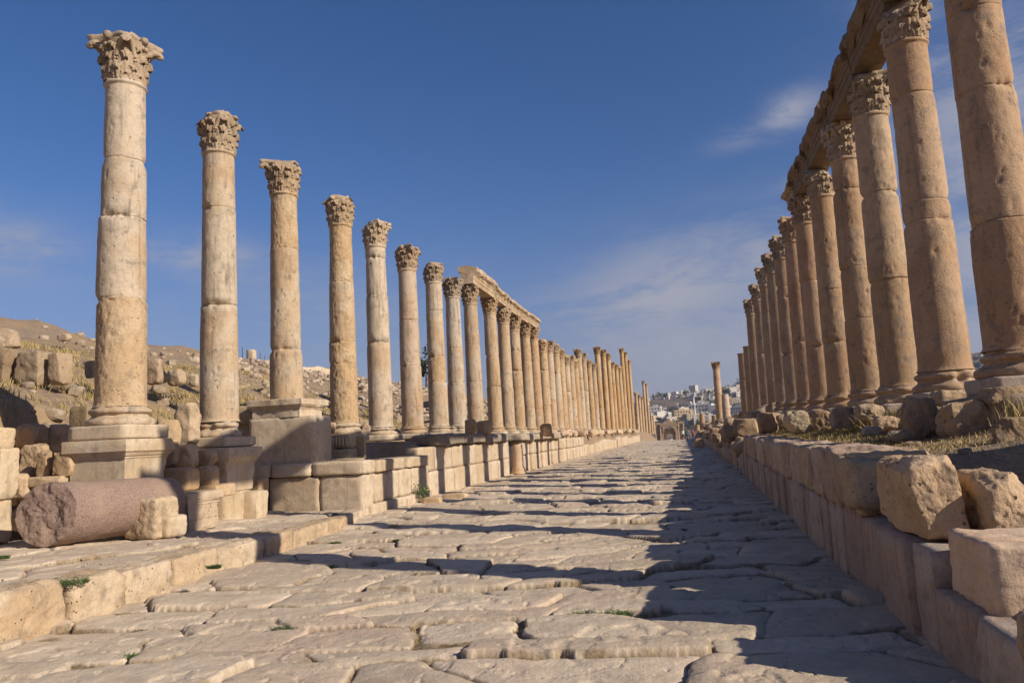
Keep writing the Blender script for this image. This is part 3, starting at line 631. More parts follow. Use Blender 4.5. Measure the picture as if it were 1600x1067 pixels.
# ------------------------------------------------------------------ stone beams on the columns
def beam(Xc, y0, y1, z0, h, seed, label, group, top_rough=.05, mt='cap', color=(1, 1, 1)):
    L_ = y1-y0; pr = [(-.27, 0), (-.27, .24), (-.29, .25), (-.29, .44), (-.315, .45), (-.315, .60), (-.345, .62), (-.37, .66), (-.44, .72), (-.46, .80), (-.45, .92), (-.40, 1.), (0, 1.01),
          (.40, 1.), (.45, .92), (.46, .80), (.44, .72), (.37, .66), (.345, .62), (.315, .60), (.315, .45), (.29, .44), (.29, .25), (.27, .24), (.27, 0), (0, -.0)]
    pr = np.array(pr); n_ = 30; yy = np.linspace(-L_/2, L_/2, n_); P = np.zeros((n_, len(pr), 3))
    P[..., 0] = pr[None, :, 0]; P[..., 2] = pr[None, :, 1]*h; P[..., 1] = yy[:, None]
    off = np.random.default_rng(seed).uniform(0, 90, 3)
    nn_ = fbm(P+off, 2.6, 4, seed); P[..., 2] += (P[..., 2] > h*.6)*(nn_*top_rough-np.clip(nn_-.15, 0, 1)*.35*h*(top_rough > .03))
    P[..., 0] *= 1+fbm(P+off, 3, 3, seed+1)*.04-np.clip(fbm(P+off, 2, 3, seed+9)-.2, 0, 1)*.22*(P[..., 2] > h*.4); P[..., 1] += fbm(P+off, 2, 2, seed+2)*.04
    e0, e1 = P[:1].copy(), P[-1:].copy()
    for e in (e0, e1): e[..., 0] *= .02; e[..., 2] = h/2+(e[..., 2]-h/2)*.02
    P = np.concatenate([e0, P, e1], 0); b = MB(26); b.grid(P, tint=.4+.4*fbm(P+off, 1, 2, seed), wrap=True, flip=True)
    o = b.build('architrave_block', M[mt], None, (Xc, (y0+y1)/2, z0)); o.color = (*color, 1)
    return tag(o, label, 'stone beam', group)
ry = [c[0] for c in rcols]; rt = [c[3] for c in rcols]
ys_ = [6.8]+ry[:6]; zt_ = [8.6]+rt[:6]
nm = ['length of the right beam above the top edge of the photo', 'nearest length of stone beam between the two nearest right columns, at the top edge',
      'rough stone beam between the second and third columns of the right row', 'rough stone beam between the third and fourth columns of the right row', 'rough stone beam between the fourth and fifth columns of the right row',
      'rough stone beam between the fifth and sixth columns of the right row']
for i in range(len(ys_)-1):
    z_ = (zt_[i]+zt_[i+1])/2-.01
    beam(XR, ys_[i]+.02, ys_[i+1]-.02, z_, .72, 300+i, nm[i], 'stone beams on the right columns', .20, 'cap', (.50, .44, .38))  # dark object colour paints in the shade on the beams' street side
beam(XR, ys_[-1]+.012, ys_[-1]+1.35, zt_[-1]-.02, .62, 333, 'broken far end of the stone beam overhanging the sixth column of the right row', 'stone beams on the right columns', .1, 'cap', (.95, .85, .75))
for i in range(8, 13):
    a, c = lcols[i], lcols[i+1]; y0 = a[0]-(.5 if i == 8 else -.015); y1 = c[0]+(.5 if i == 12 else -.015)
    beam(XL, y0, y1, (a[3]+c[3])/2-.02, .85 if i == 8 else .66, 350+i, ['near length of the left beam with a sharp moulded edge against the sky', 'second length of the left beam', 'middle length of the left beam', 'fourth length of the left beam', 'far length of the left beam sloping down to its end'][i-8], 'stone beams on the left columns', .07, 'cap', (1.15, 1.1, 1.0))

# ------------------------------------------------------------------ walls of cut blocks
def course(b, p0, p1, z0, z1, lens, thick, seed, side=1, k=11., rough=.02, n=9, jit=.02, gap=.008, lift=0., tint=None, ks=2.4):
    """one course of blocks whose face runs from p0 to p1; side = +1 puts the body left of that direction"""
    p0, p1 = np.array(p0, float), np.array(p1, float); L_ = np.linalg.norm(p1-p0); d = (p1-p0)/L_; nrm_ = np.array([-d[1], d[0]])*side
    rg = np.random.default_rng(seed); u = 0.; k_ = 0; a = math.atan2(d[1], d[0])
    while u < L_-.05:
        l = rg.uniform(*lens)
        if u+l > L_-lens[0]*.6: l = L_-u
        h = z1-z0; V, Q = rock((l-gap, thick, h-gap*.6), n, k*ks, rough, 5, seed*31+k_, .6, (.90, .995))
        c = p0+d*(u+l/2)+nrm_*(thick/2+rg.uniform(-jit, jit))
        V = V@Rz(a+rg.normal(0, .006)).T+np.array([c[0], c[1], (z0+z1)/2+rg.uniform(-lift, lift)])
        b.add(V, Q, tint=rg.uniform(.1, .95) if tint is None else tint); u += l; k_ += 1
# left podium beside the raised walk
w0 = (-6.9, 16.0, 0)
root = empty('podium_wall', w0)
b = MB()
course(b, (-9.15, 16.0), (-6.9, 16.0), .08, .93, (1.0, 1.3), .62, 401, 1, 14, .018, 16)
course(b, (-10.2, 16.05), (-9.2, 16.05), .50, .93, (.5, .9), .5, 402, 1, 12, .03)
course(b, (-6.88, 16.64), (-6.92, 20.55), .26, .93, (.75, 1.0), .6, 403, 1, 14, .018, 12)
course(b, (-6.80, 16.3), (-6.84, 20.6), -.08, .26, (.9, 1.6), .6, 404, 1, 12, .03, 9)
b.V = [v-np.array(w0) for v in b.V]; b.build('masonry', M['block'], root)
b = MB()
course(b, (-10.3, 15.93), (-6.84, 15.93), .935, 1.24, (.75, 1.25), .72, 405, 1, 5, .05, 12, .04)
course(b, (-6.83, 16.68), (-6.86, 20.6), .935, 1.22, (.8, 1.4), .7, 406, 1, 5, .05, 12, .04)
b.V = [v-np.array(w0) for v in b.V]; b.build('coping', M['block'], root)
tag(root, 'corner block podium of big ashlars beside the raised walk, in front of the stone box', 'podium')
# long left wall
w0 = (-7.25, 20.6, 0); root = empty('street_wall', w0); b = MB()
course(b, (-7.22, 20.62), (-7.30, 32.6), -.1, .72, (.9, 1.7), .6, 411, 1, 14, .016, 10)
course(b, (-7.24, 20.62), (-7.32, 32.6), .72, 1.44, (1.0, 1.9), .6, 412, 1, 14, .016, 10)
course(b, (-7.50, 32.7), (-7.55, 35.0), -.1, 1.2, (.7, 1.3), .5, 413, 1, 12, .02, 8)
for q in range(8):
    y0 = 35.1+q*3.1; 
    course(b, (-7.32, y0), (-7.36, y0+2.6), -.1, .75, (.8, 1.4), .6, 414+q, 1, 12, .018, 7)
    course(b, (-7.32, y0), (-7.36, y0+2.55), .75, 1.42, (.7, 1.4), .6, 434+q, 1, 12, .018, 7)
    course(b, (-7.50, y0+2.6), (-7.50, y0+3.1), -.1, 1.35, (.5, .6), .5, 454+q, 1, 9, .03, 5)
b.V = [v-np.array(w0) for v in b.V]; b.build('masonry', M['block'], root)
b = MB()
course(b, (-7.02, 22.3), (-7.1, 32.4), 1.45, 1.80, (1.6, 3.2), 1.0, 415, 1, 4.5, .08, 12, .07, lift=.02)
b.V = [v-np.array(w0) for v in b.V]; b.build('coping', M['dark'], root)
b = MB()
course(b, (-7.05, 34.6), (-7.1, 47), 1.43, 1.76, (1.2, 3.0), 1.1, 416, 1, 4., .10, 9, .1, lift=.03)
b.V = [v-np.array(w0) for v in b.V]; b.build('coping', M['rock'], root)
tag(root, 'long pale ashlar wall with dark overhanging coping under the left columns', 'wall')
w0 = (-7.35, 60, 0); root = empty('street_wall', w0); b = MB()
for q in range(21):
    y0 = 60.2+q*3.6; course(b, (-7.4+q*.02, y0), (-7.4+q*.02, y0+3.2), -.15, random.uniform(.7, 1.2), (.6, 1.3), .6, 470+q, 1, 7, .04, 5)
    course(b, (-7.9, y0), (-7.9, y0+3.6), 1.0, random.uniform(1.4, 1.75), (.6, 1.3), .6, 490+q, 1, 4, .09, 5)
b.V = [v-np.array(w0) for v in b.V]; b.build('masonry', M['block'], root)
tag(root, 'low broken far stretch of the left wall below the distant columns', 'wall')
# right retaining wall
w0 = (1.6, 4, 0); root = empty('retaining_wall', w0); b = MB()
def rw(y): return (float(right_edge(y)), y)
course(b, rw(5.75), rw(3.0), -.12, .44, (.5, .95), .6, 500, 1, 12, .03, 12)
y = 5.735; q = 0
while y < 27:
    L_ = 2.2; course(b, rw(y+L_), rw(y), -.14, .67+.02*(q % 2), (.38, .85), .62, 501+q, 1, 12, .028, 10 if y < 14 else 7, .025); y += L_; q += 1
while y < 110:
    L_ = 5.; course(b, rw(y+L_), rw(y), -.15, .62, (.5, 1.2), .6, 501+q, 1, 9, .03, 5, .03); y += L_; q += 1
b.V = [v-np.array(w0) for v in b.V]; b.build('masonry', M['blockr'], root)
tag(root, 'lower reddish course of upright slabs along the right edge of the street', 'wall')
ublocks = [(8.25, .85), (9.15, .8), (10.0, .9), (11.35, 1.05), (12.5, 1.1), (13.6, .95), (14.6, 1.2), (15.9, 1.0), (17.0, 1.3), (18.4, 1.1), (19.6, 1.4), (21.1, 1.2), (22.4, 1.3), (23.8, 1.5), (25.4, 1.3)]
for i, (yc, l) in enumerate(ublocks):
    h_ = random.uniform(.57, .62); V, Q = rock((.68, l+.03, h_), 22 if i < 6 else 12, 16, .045, 7, 520+i, .55, (.86, .985)); ang = math.atan2(rw(yc)[0]-rw(yc+1)[0], 1.)
    o = MB().add(V, Q, tint=random.random()).build('stone_block', M['rock'] if i in (0, 3) else M['blockr'], None, (rw(yc)[0]+.33+random.uniform(-.03, .03), yc, .665+h_/2), rot=(random.uniform(-.02, .02), random.uniform(-.02, .02), ang))
    o.color = (1.12, 1.1, 1.05, 1) if i % 3 else (1.2, 1.12, 1.0, 1)
    tag(o, f'{ORD[i+1]} squared block on top of the right wall, counted from the huge sunlit boulder', 'stone block', 'squared blocks along the top of the right wall')

# ------------------------------------------------------------------ single stones placed where the photo shows them
def px_stone(x0, y0, x1, y1, Y, name, mt, label, cat='boulder', k=4., rough=.07, chips=7, dep=None, rz=0., n=14, seed=None, color=(1, 1, 1), group=None, tint=None, rx=0., ry=0.):
    c = onY((x0+x1)/2, (y0+y1)/2, Y); a = onY(x0, (y0+y1)/2, Y); e = onY(x1, (y0+y1)/2, Y); t_ = onY((x0+x1)/2, y0, Y); g = onY((x0+x1)/2, y1, Y)
    wf = abs(e[0]-a[0]); d_ = dep or wf*(.46 if x0 < 800 else .62); h_ = (t_[2]-g[2])*1.0; sd = seed or int(x0*7+y0*3)
    far_ = Y+d_*.85
    if e[0] < 0: e = onY(x1, (y0+y1)/2, far_)
    elif a[0] > 0: a = onY(x0, (y0+y1)/2, far_)
    w_ = max(e[0]-a[0], wf*.68); c[0] = (a[0]+w_/2) if a[0] < 0 else e[0]-w_/2
    V, Q = rock((w_, d_, h_), n, k*1.3, rough, chips*2, sd, .4, (.78, .97) if chips > 5 else (.88, .985))
    V = V@Rx(rx).T@Ry(ry).T@Rz(rz).T
    o = MB(32).add(V, Q, tint=random.uniform(.1, .9) if tint is None else tint).build(name, M[mt], None, (c[0], Y+d_*.45, c[2])); o.color = (*color, 1)
    return tag(o, label, cat, group)
S = px_stone
# right: on the wall and on the terrace
S(1372, 716, 1508, 842, 6.15, 'boulder', 'rock', 'huge rough sunlit boulder with a flat shaded side, sitting on the right wall', k=8, rough=.06, chips=9, dep=1.15, n=48, color=(1.25, 1.1, .92))
S(1305, 716, 1400, 800, 7.75, 'boulder', 'rock', 'worn brown boulder set on the right wall directly behind the huge sunlit one', k=5, rough=.06, chips=5, dep=.95, n=22, color=(1.05, .98, .85))
S(1506, 742, 1612, 838, 6.0, 'boulder', 'rock', 'rough sunlit boulder at the right edge of the photo beside the huge one', k=5, rough=.09, chips=7, dep=.8, n=26, color=(1.15, 1.0, .82))
V, Q = rock((1.05, .80, .42), 26, 30, .03, 5, 77, .7, (.93, .99))
o = MB().add(V, Q, tint=.3).build('stone_block', M['block'], None, (2.17, 5.28, .60), rot=(0, .03, -.03)); o.color = (1.15, 1.03, 1.0, 1)
tag(o, 'pale pinkish squared block with a sharp corner, lowest at the right edge of the photo', 'stone block')
S(1590, 960, 1680, 1067, 3.9, 'rubble_stone', 'rock', 'small rough stone in the bottom right corner against the wall', k=4, n=12, color=(1, .9, .8), cat='stone')
TR = [(1545, 653, 1612, 716, 8.3, 'rock', 'dark broken boulder at the right edge on the dry grass', 5, (.8, .74, .66)), (1462, 627, 1566, 692, 9.9, 'rock', 'large angular grey boulder below the base of the nearest right columns', 7, (1.05, .98, .9)),
      (1407, 621, 1472, 688, 10.8, 'rock', 'brown pointed boulder left of the large angular grey one', 4.5, (.92, .8, .68)), (1448, 608, 1528, 634, 11.8, 'rock', 'hollowed grey stone wedged under the base of the second right column', 4, (1.1, 1.0, .85)),
      (1526, 604, 1625, 640, 9.75, 'rock', 'flat cracked grey slab under the nearest right column', 8, (.95, .88, .78)), (1332, 632, 1384, 660, 15.0, 'rock', 'low grey stone in front of the fourth right column', 4, (1.05, 1.0, .9)),
      (1362, 650, 1408, 674, 12.8, 'rock', 'reddish stone lying in the dry grass left of the pointed boulder', 4, (1.05, .9, .75)), (1345, 666, 1379, 681, 11.6, 'hillrock', 'small pale stone with a white top in the dry grass', 4, (1, 1, 1)),
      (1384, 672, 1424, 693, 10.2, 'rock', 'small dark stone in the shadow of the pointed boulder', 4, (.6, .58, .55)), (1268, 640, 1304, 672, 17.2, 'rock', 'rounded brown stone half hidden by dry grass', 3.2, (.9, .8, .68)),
      (1224, 641, 1268, 676, 18.6, 'rock', 'big rounded grey boulder at the left end of the dry grass bank', 3.2, (1.0, .96, .86)), (1183, 645, 1216, 676, 22.5, 'rock', 'brown angular stone close to the foot of the ninth right column', 5, (.95, .78, .62)),
      (1240, 655, 1262, 668, 20.5, 'rock', 'grey slab lying behind the big rounded boulder', 6, (.9, .85, .8)), (1296, 637, 1336, 668, 16.3, 'blockr', 'squared stone under the fifth right column', 9, (.85, .8, .75)),
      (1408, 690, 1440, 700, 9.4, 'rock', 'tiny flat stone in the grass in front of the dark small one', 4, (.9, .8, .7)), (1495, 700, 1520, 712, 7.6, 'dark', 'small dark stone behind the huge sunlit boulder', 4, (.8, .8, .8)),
      (1536, 585, 1600, 622, 13.5, 'hillrock', 'pale rough stones heaped behind the nearest right column', 3.5, (.8, .78, .74))]
for (x0, y0, x1, y1, Y, mt, lab, k_, c_) in TR: S(x0, y0, x1, y1, Y, 'boulder', mt, lab, k=k_, color=c_, n=20, rough=.08, chips=8)
# stylobate stones under the right columns
for i in range(0, 9):
    Y = rcols[i][0]; zb = rcols[i][1]; V, Q = rock((1.25, random.uniform(1.5, 2.1), .40), 12, 8, .04, 5, 560+i, .5)
    o = MB().add(V, Q, tint=random.random()).build('foundation_stone', M['blockr'], None, (XR+random.uniform(-.1, .1), Y, zb-.20-.19)); o.color = (.8, .76, .7, 1)
    tag(o, f'low foundation slab under the {ORD[i]} column of the right row', 'foundation stone', 'foundation slabs of the right row')
# far right rubble
rubs = [MB(35).add(*rock((1, .9, .8), 6, 3.4 if i % 2 else 5, .10, 7, 600+i, .4)).mesh('rubble_stone', M['rock']) for i in range(6)]
blks = [MB(35).add(*rock((1, .8, .7), 6, 7, .05, 4, 620+i, .5)).mesh('rubble_stone', M['blockr']) for i in range(4)]
k_ = 0
for i in range(70):
    Y = 28*(105/28.)**(i/69.)+random.uniform(-.8, .8); X_ = right_edge(Y)+random.uniform(.2, 1.9)**1.3*(1+.004*Y)
    s_ = random.uniform(.45, .95)*(1+.003*Y); zz = float(gz(max(X_, right_edge(Y)+.5), Y))
    z_ = (zz if X_ > right_edge(Y)+.5 else .62)+s_*.25+(.35 if random.random() < .35 else 0)*(Y > 35)
    o = link('rubble_stone', random.choice(rubs+blks[:2]), None, (X_, Y, z_), (random.uniform(-.4, .4), random.uniform(-.4, .4), random.uniform(0, 6)), (s_, s_, s_*.9))
    c_ = random.uniform(.7, 1.15); o.color = (c_, c_*.92, c_*.84, 1)
    side_ = 'grey' if c_ < .85 else 'brown' if c_ < 1. else 'pale tan'
    tag(o, f'{side_} tumbled stone on the {"near" if Y < 45 else "middle" if Y < 70 else "far"} part of the heap above the right wall', 'stone', 'tumbled stones heaped along the far right wall')
for i, (x0, y0, x1, y1, Y) in enumerate([(1108, 668, 1125, 690, 46.), (1083, 685, 1100, 700, 58), (1150, 655, 1185, 682, 26.5), (1128, 664, 1150, 684, 34.), (1112, 676, 1127, 692, 40.)]):
    S(x0, y0, x1, y1, Y, 'boulder', 'rock', ['round brown boulder on the heap left of the lone column foot', 'last long stone at the far end of the right wall', 'large brown block at the foot of the last unbroken right columns', 'angular block right of the lone column foot', 'pale round boulder on the right heap'][i], k=3.4, color=(1, .88, .74), n=10)
for i in range(4):   # short standing stumps near the people
    X_, Y = 3.9+random.uniform(-.2, .2)-i*.55, 95+i*7.; b = shaft_mb(.38, [1.7, 1.1, 2.2, .8][i], 640+i, [.5], [.5, .5], [0, 0], 0)
    o = b.build('column_stump', [M['colr'], M['pock']], None, (X_, Y, 1.4)); o.color = (.95, .88, .8, 1)
    tag(o, f'{ORD[i]} broken column stump standing left of the lone column near the people', 'column stump', 'column stumps far down on the right')

# left: stones behind the fallen shaft, around the pedestals
LS = [(22, 661, 76, 702, 11.6, 'rock', 'rounded tan stone at the top left of the heap behind the fallen shaft', 4, (1.25, 1.1, .9)), (68, 662, 113, 706, 11.9, 'rock', 'tall tan stone with a shaded left side at the top of the heap', 5, (1.2, 1.05, .85)),
      (28, 694, 82, 735, 11.0, 'rock', 'broad rounded stone in the middle row of the heap', 3.6, (1.2, 1.08, .9)), (56, 703, 84, 747, 10.6, 'rock', 'narrow upright grey stone in the middle of the heap', 5, (1.05, .95, .8)),
      (81, 701, 126, 746, 10.5, 'block', 'squarish yellow stone in the middle of the heap', 5, (.95, .86, .75)), (119, 699, 172, 738, 10.6, 'block', 'long yellow boulder at the right end of the heap, touching the tall pedestal', 4.5, (.93, .82, .70)),
      (20, 729, 58, 754, 10.8, 'rock', 'low rounded stone at the lower left of the heap', 3.5, (1.1, 1.0, .85)),
      (14, 740, 48, 778, 10.3, 'block', 'pale yellow stone behind the broken end of the fallen shaft', 4, (.95, .85, .75)), (38, 744, 120, 760, 10.4, 'block', 'thin flat pale slab lying just above the fallen shaft', 8, (1.0, .95, .85)),
      (124, 736, 186, 756, 10.6, 'rock', 'small broken stones under the long yellow boulder', 4, (1.1, .95, .8)), (108, 634, 150, 672, 12.6, 'rock', 'dark rough stone standing behind the left side of the first column', 8, (.75, .68, .56)),
      (270, 629, 316, 697, 12.9, 'rock', 'tilted grey slab leaning between the first and second left columns', 4.5, (1.2, 1.1, .95)), (238, 655, 284, 712, 12.2, 'block', 'large pale stone right behind the tall pedestal', 4, (.9, .82, .7)),
      (246, 690, 282, 732, 12.0, 'rock', 'shaded stone low between the two pedestals', 4, (.9, .82, .7)), (264, 695, 312, 731, 12.4, 'block', 'long loaf shaped stone between the two pedestals', 4, (.92, .85, .74)),
      (303, 702, 341, 729, 12.9, 'block', 'short pale block in front of the second pedestal', 5, (.92, .84, .74)), (244, 731, 312, 768, 11.9, 'block', 'broad yellow block right of the fallen shaft end', 7, (.95, .82, .66)),
      (303, 728, 343, 762, 12.6, 'block', 'squarish block left of the podium coping', 5, (.85, .76, .64)), (338, 720, 358, 742, 13.3, 'block', 'small pale stone at the corner of the second pedestal', 4, (1, .92, .8)),
      (256, 758, 368, 778, 12.6, 'block', 'long low step slab behind the carved block', 9, (.95, .86, .74)), (342, 768, 420, 812, 14.0, 'block', 'long squared block on the walk left of the podium', 14, (1.02, 1.0, .95)),
      (355, 748, 420, 772, 14.8, 'block', 'thin block on the step left of the podium ashlars', 9, (.9, .8, .68)), (340, 745, 364, 762, 14.6, 'block', 'little block by the step under the coping', 6, (.9, .8, .68)),
      (504, 716, 572, 724, 16.9, 'rock', 'flat shaded stone behind the podium coping', 6, (.9, .85, .75)), (500, 679, 556, 700, 17.8, 'block', 'carved grooved block in front of the fourth column', 12, (.9, .82, .7)),
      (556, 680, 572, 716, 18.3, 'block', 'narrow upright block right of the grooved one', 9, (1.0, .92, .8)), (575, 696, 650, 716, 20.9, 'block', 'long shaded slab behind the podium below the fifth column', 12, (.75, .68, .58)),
      (497, 702, 558, 719, 17.6, 'block', 'plain block under the grooved one', 11, (.9, .83, .72)), (565, 664, 580, 678, 20.3, 'rock', 'small pale stone between the fourth and fifth columns', 4, (1.2, 1.1, 1.)),
      (503, 660, 526, 676, 17.9, 'rock', 'pale stone left of the fourth column foot', 4, (1.3, 1.2, 1.05)), (690, 771, 732, 786, 20.4, 'block', 'flat broken slab on the paving against the left wall', 7, (1, .92, .8)),
      (655, 777, 692, 790, 19.2, 'block', 'low stone beside the green bush at the wall foot', 6, (1, .92, .8)), (726, 655, 746, 679, 26.0, 'block', 'pinkish faceted stone standing on the dark coping', 5, (.78, .66, .58)),
      (743, 657, 769, 678, 28.0, 'block', 'pale drum fragment on the dark coping right of the pinkish stone', 4, (.9, .82, .74)), (843, 662, 863, 682, 39.0, 'rock', 'brown block standing on the far coping', 6, (1, .85, .7))]
for (x0, y0, x1, y1, Y, mt, lab, k_, c_) in LS: S(x0, y0, x1, y1, Y, 'stone', mt, lab, k=k_, color=c_, n=18 if x1 < 420 else 12, rough=.06 if k_ < 7 else .025, chips=7 if k_ < 7 else 3, cat='stone')
# fillers below the heap so that it is stacked on something
for i in range(16):
    x0 = 10+i*12+random.uniform(-4, 4); S(x0, 742+random.uniform(-4, 6), x0+random.uniform(28, 44), 790, 10.9+random.uniform(-.1, .3), 'stone', 'rock', 'stone low in the heap, mostly hidden behind the fallen shaft', k=4, color=(1.1, .98, .82), n=8, cat='stone', group='lowest stones of the heap behind the fallen shaft')
for i in range(46):
    Y = random.uniform(10.9, 14.6); X_ = random.uniform(-10.9, -9.75) if Y < 12.6 else random.uniform(-10.5, -9.3); s_ = random.uniform(.22, .48)
    if abs(Y-lcols[0][0]) < .75 and X_ > -9.8: continue
    if abs(Y-lcols[1][0]) < .7: X_ = min(X_, -9.8)
    V, Q = rock((s_*1.2, s_, s_*.8), 12, 6, .08, 9, 1200+i, .4, (.78, .97)); top = 1.25 if Y < 12.6 else .75
    o = MB(32).add(V, Q, tint=random.random()*.6).build('rubble_stone', M['block'], None, (X_, Y, random.uniform(.35, top)), rot=(random.uniform(-.3, .3), random.uniform(-.3, .3), random.uniform(0, 6))); o.color = (1.05, 1, .93, 1)
    tag(o, f'{"big" if s_ > .38 else "small"} pale rubble stone packed {"behind the fallen shaft" if Y < 12.6 else "between the first two pedestals and the podium"}', 'stone', 'rubble packed between the left pedestals')
# pillar of cut stone at the very left edge
for (x0, y0, x1, y1, lab) in ((-40, 668, 19, 702, 'top block of the cut stone pier at the left edge of the photo'), (-45, 700, 24, 782, 'middle block of the cut stone pier at the left edge'), (-42, 780, 14, 852, 'lowest block of the cut stone pier at the left edge')):
    S(x0, y0, x1, y1, 9.6, 'stone_block', 'block', lab, 'stone block', k=10, rough=.035, chips=4, color=(1.0, .97, .90), n=22, tint=.2)
# stone box in front of the third column
root = empty('stone_box', (-8.85, 16.3, 1.1))
V, Q = rock((1.62, .95, 1.2), 22, 40, .012, 1, 701, .5, (.97, .995)); V += [-.05, .25, .60]; MB().add(V, Q, tint=.45).build('body', M['block'], root)
squares([(.60, 0), (.60, .17), (.62, .18), (.63, .22), (.66, .23), (.69, .27), (.70, .28), (.70, .40), (.66, .42), (.02, .43)], 702, 16, .035, .4).build('moulded_top', M['block'], root, (-.16, .36, 1.19))
tag(root, 'big smooth stone box with streaked faces and moulded top under the third column', 'pedestal')
V, Q = rock((.75, .6, .44), 14, 8, .04, 4, 703, .5); o = MB().add(V, Q, tint=.4).build('stone_block', M['block'], None, (-9.95, 16.7, 2.42)); tag(o, 'moulded fragment left of the moulded top of the stone box', 'stone block'); o.color = (.85, .78, .66, 1)
V, Q = rock((.8, .7, 1.1), 14, 8, .03, 4, 704, .5); o = MB().add(V, Q, tint=.4).build('stone_block', M['block'], None, (-10.0, 16.8, 1.7)); tag(o, 'plain block left of the stone box holding up the moulded fragment', 'stone block'); o.color = (.85, .78, .66, 1)
# carved flutes on the grooved block
c = onY(528, 690, 17.72); b = MB()
for i in range(6):
    V, Q = rock((.05, .05, .22), 5, 3, .02, 0, 710+i); b.add(V+np.array([(i-2.5)*.09, 0, 0]), Q)
tag(b.build('grooves', M['block'], None, tuple(c)), 'row of upright carved ribs on the face of the grooved block', 'carving')

# fallen pink granite shaft
A_ = onZ(60, 853, .20); B2 = onZ(268, 792, .20); A_ = np.array([-9.45, 9.45, .81]); B2 = np.array([-8.07, 10.74, .85])
A_ = np.array([-8.66, 9.02, .845]); B2 = np.array([-8.12, 11.05, .80])
L_ = np.linalg.norm(B2-A_); rr0 = .435; th = np.linspace(0, 2*pi, 96, endpoint=False); ax_ = (B2-A_)/L_; sd_ = np.cross(ax_, [0, 0, 1.]); sd_ /= np.linalg.norm(sd_); up_ = np.cross(sd_, ax_)
def drum_pts(t, q): return A_+ax_*t[..., None]+(sd_*np.cos(th)[:, None]+up_*np.sin(th)[:, None])*(q[..., None] if np.ndim(q) else q)
rows = []; cut = .30*(.5+.5*np.cos(th-.25))
ro = lambda P: fbm(P, 6., 5, 14, .65)*.026
for q in np.linspace(.01, .975, 26):
    cq = .15+(cut-.15)*q; P = drum_pts(cq, np.full(96, rr0*q)); rows.append(P+ax_*ro(P)[:, None])
for k_, f in enumerate(np.linspace(0, 1, 50)):
    t = cut*(1-f)+L_*f; P = drum_pts(t, np.full(96, rr0-.02*f)); rad = P-(A_+ax_*t[:, None]); k = (fbm(P, 2.2, 3, 8)*.012+fbm(P, 12, 3, 9)*.006)-(.03*np.clip(fbm(P, 6, 2, 4)+.3, 0, 1) if k_ == 0 else 0)
    P = P+rad/rr0*k[:, None]; rows.append(P+(ax_*(ro(P)*1.0)[:, None] if k_ == 0 else 0))
for q in (.95, .6, .3, .01): rows.append(drum_pts(np.full(96, L_), np.full(96, (rr0-.02)*q)))
b = MB(40); b.grid(np.array(rows)-A_, wrap=True); o = b.build('fallen_column', M['granite'], None, tuple(A_))
tag(o, 'thick fallen shaft of pink granite lying on the raised walk with a rough broken end', 'fallen column')
# two carved blocks in front of it
c_ = onZ(237, 838, .36); root = empty('stone_block', (c_[0], c_[1], .34)); V, Q = rock((.62, .50, .60), 26, 9, .035, 5, 720, .6, (.88, .97)); V += [0, 0, .30]; MB().add(V, Q, tint=.7).build('block', M['pock'], root)
V, Q = rock((.48, .42, .32), 16, 8, .03, 3, 721, .5); V += [.17, .10, .16]; MB().add(V, Q, tint=.6).build('lower_ledge', M['block'], root)
root.rotation_euler = (0, 0, -.12); tag(root, 'rough yellow block on the walk in front of the fallen shaft, nearest of the two', 'stone block')
c_ = onZ(299, 826, .31); root = empty('stone_block', (c_[0], c_[1], .30)); root.scale = (.9, .9, .97); squares([(.35, 0), (.365, .05), (.37, .17), (.36, .18), (.37, .19), (.38, .38), (.385, .42), (.40, .43), (.395, .46), (.41, .47), (.43, .51), (.435, .61), (.42, .635), (.25, .65), (.02, .655)], 722, 14, .03, .35).build('moulded_block', M['rock'], root)
root.rotation_euler = (.03, -.03, -.25); root.children[0].color = (1.2, 1.15, 1.08, 1); tag(root, 'grey moulded block with a crack, upturned behind the rough yellow one', 'stone block')
V, Q = rock((.16, .12, .08), 6, 3, .1, 4, 723); tag(MB().add(V, Q).build('stone', M['hillrock'], None, tuple(onZ(240, 852, .34))), 'little chip of stone under the rough yellow block', 'stone')
# small engaged colonnette in the wall gap
b = MB(); pr = np.array([(.0, 0), (.34, 0), (.36, .05), (.34, .12), (.29, .16), (.31, .22), (.27, .27), (.235, .32), (.225, .9), (.215, 1.30), (.0, 1.31)]); th = np.linspace(0, 2*pi, 24, endpoint=False)
rr_, tt_ = np.meshgrid(np.maximum(pr[:, 0], .003), th, indexing='ij'); zz_ = np.meshgrid(pr[:, 1], th, indexing='ij')[0]; b.grid(np.stack([rr_*np.cos(tt_), rr_*np.sin(tt_), zz_], -1), wrap=True)
o = b.build('colonnette', M['block'], None, (-7.12, 33.6, -.02)); o.color = (1, .9, .84, 1); tag(o, 'short pale colonnette with a round base standing in the gap of the left wall', 'colonnette')

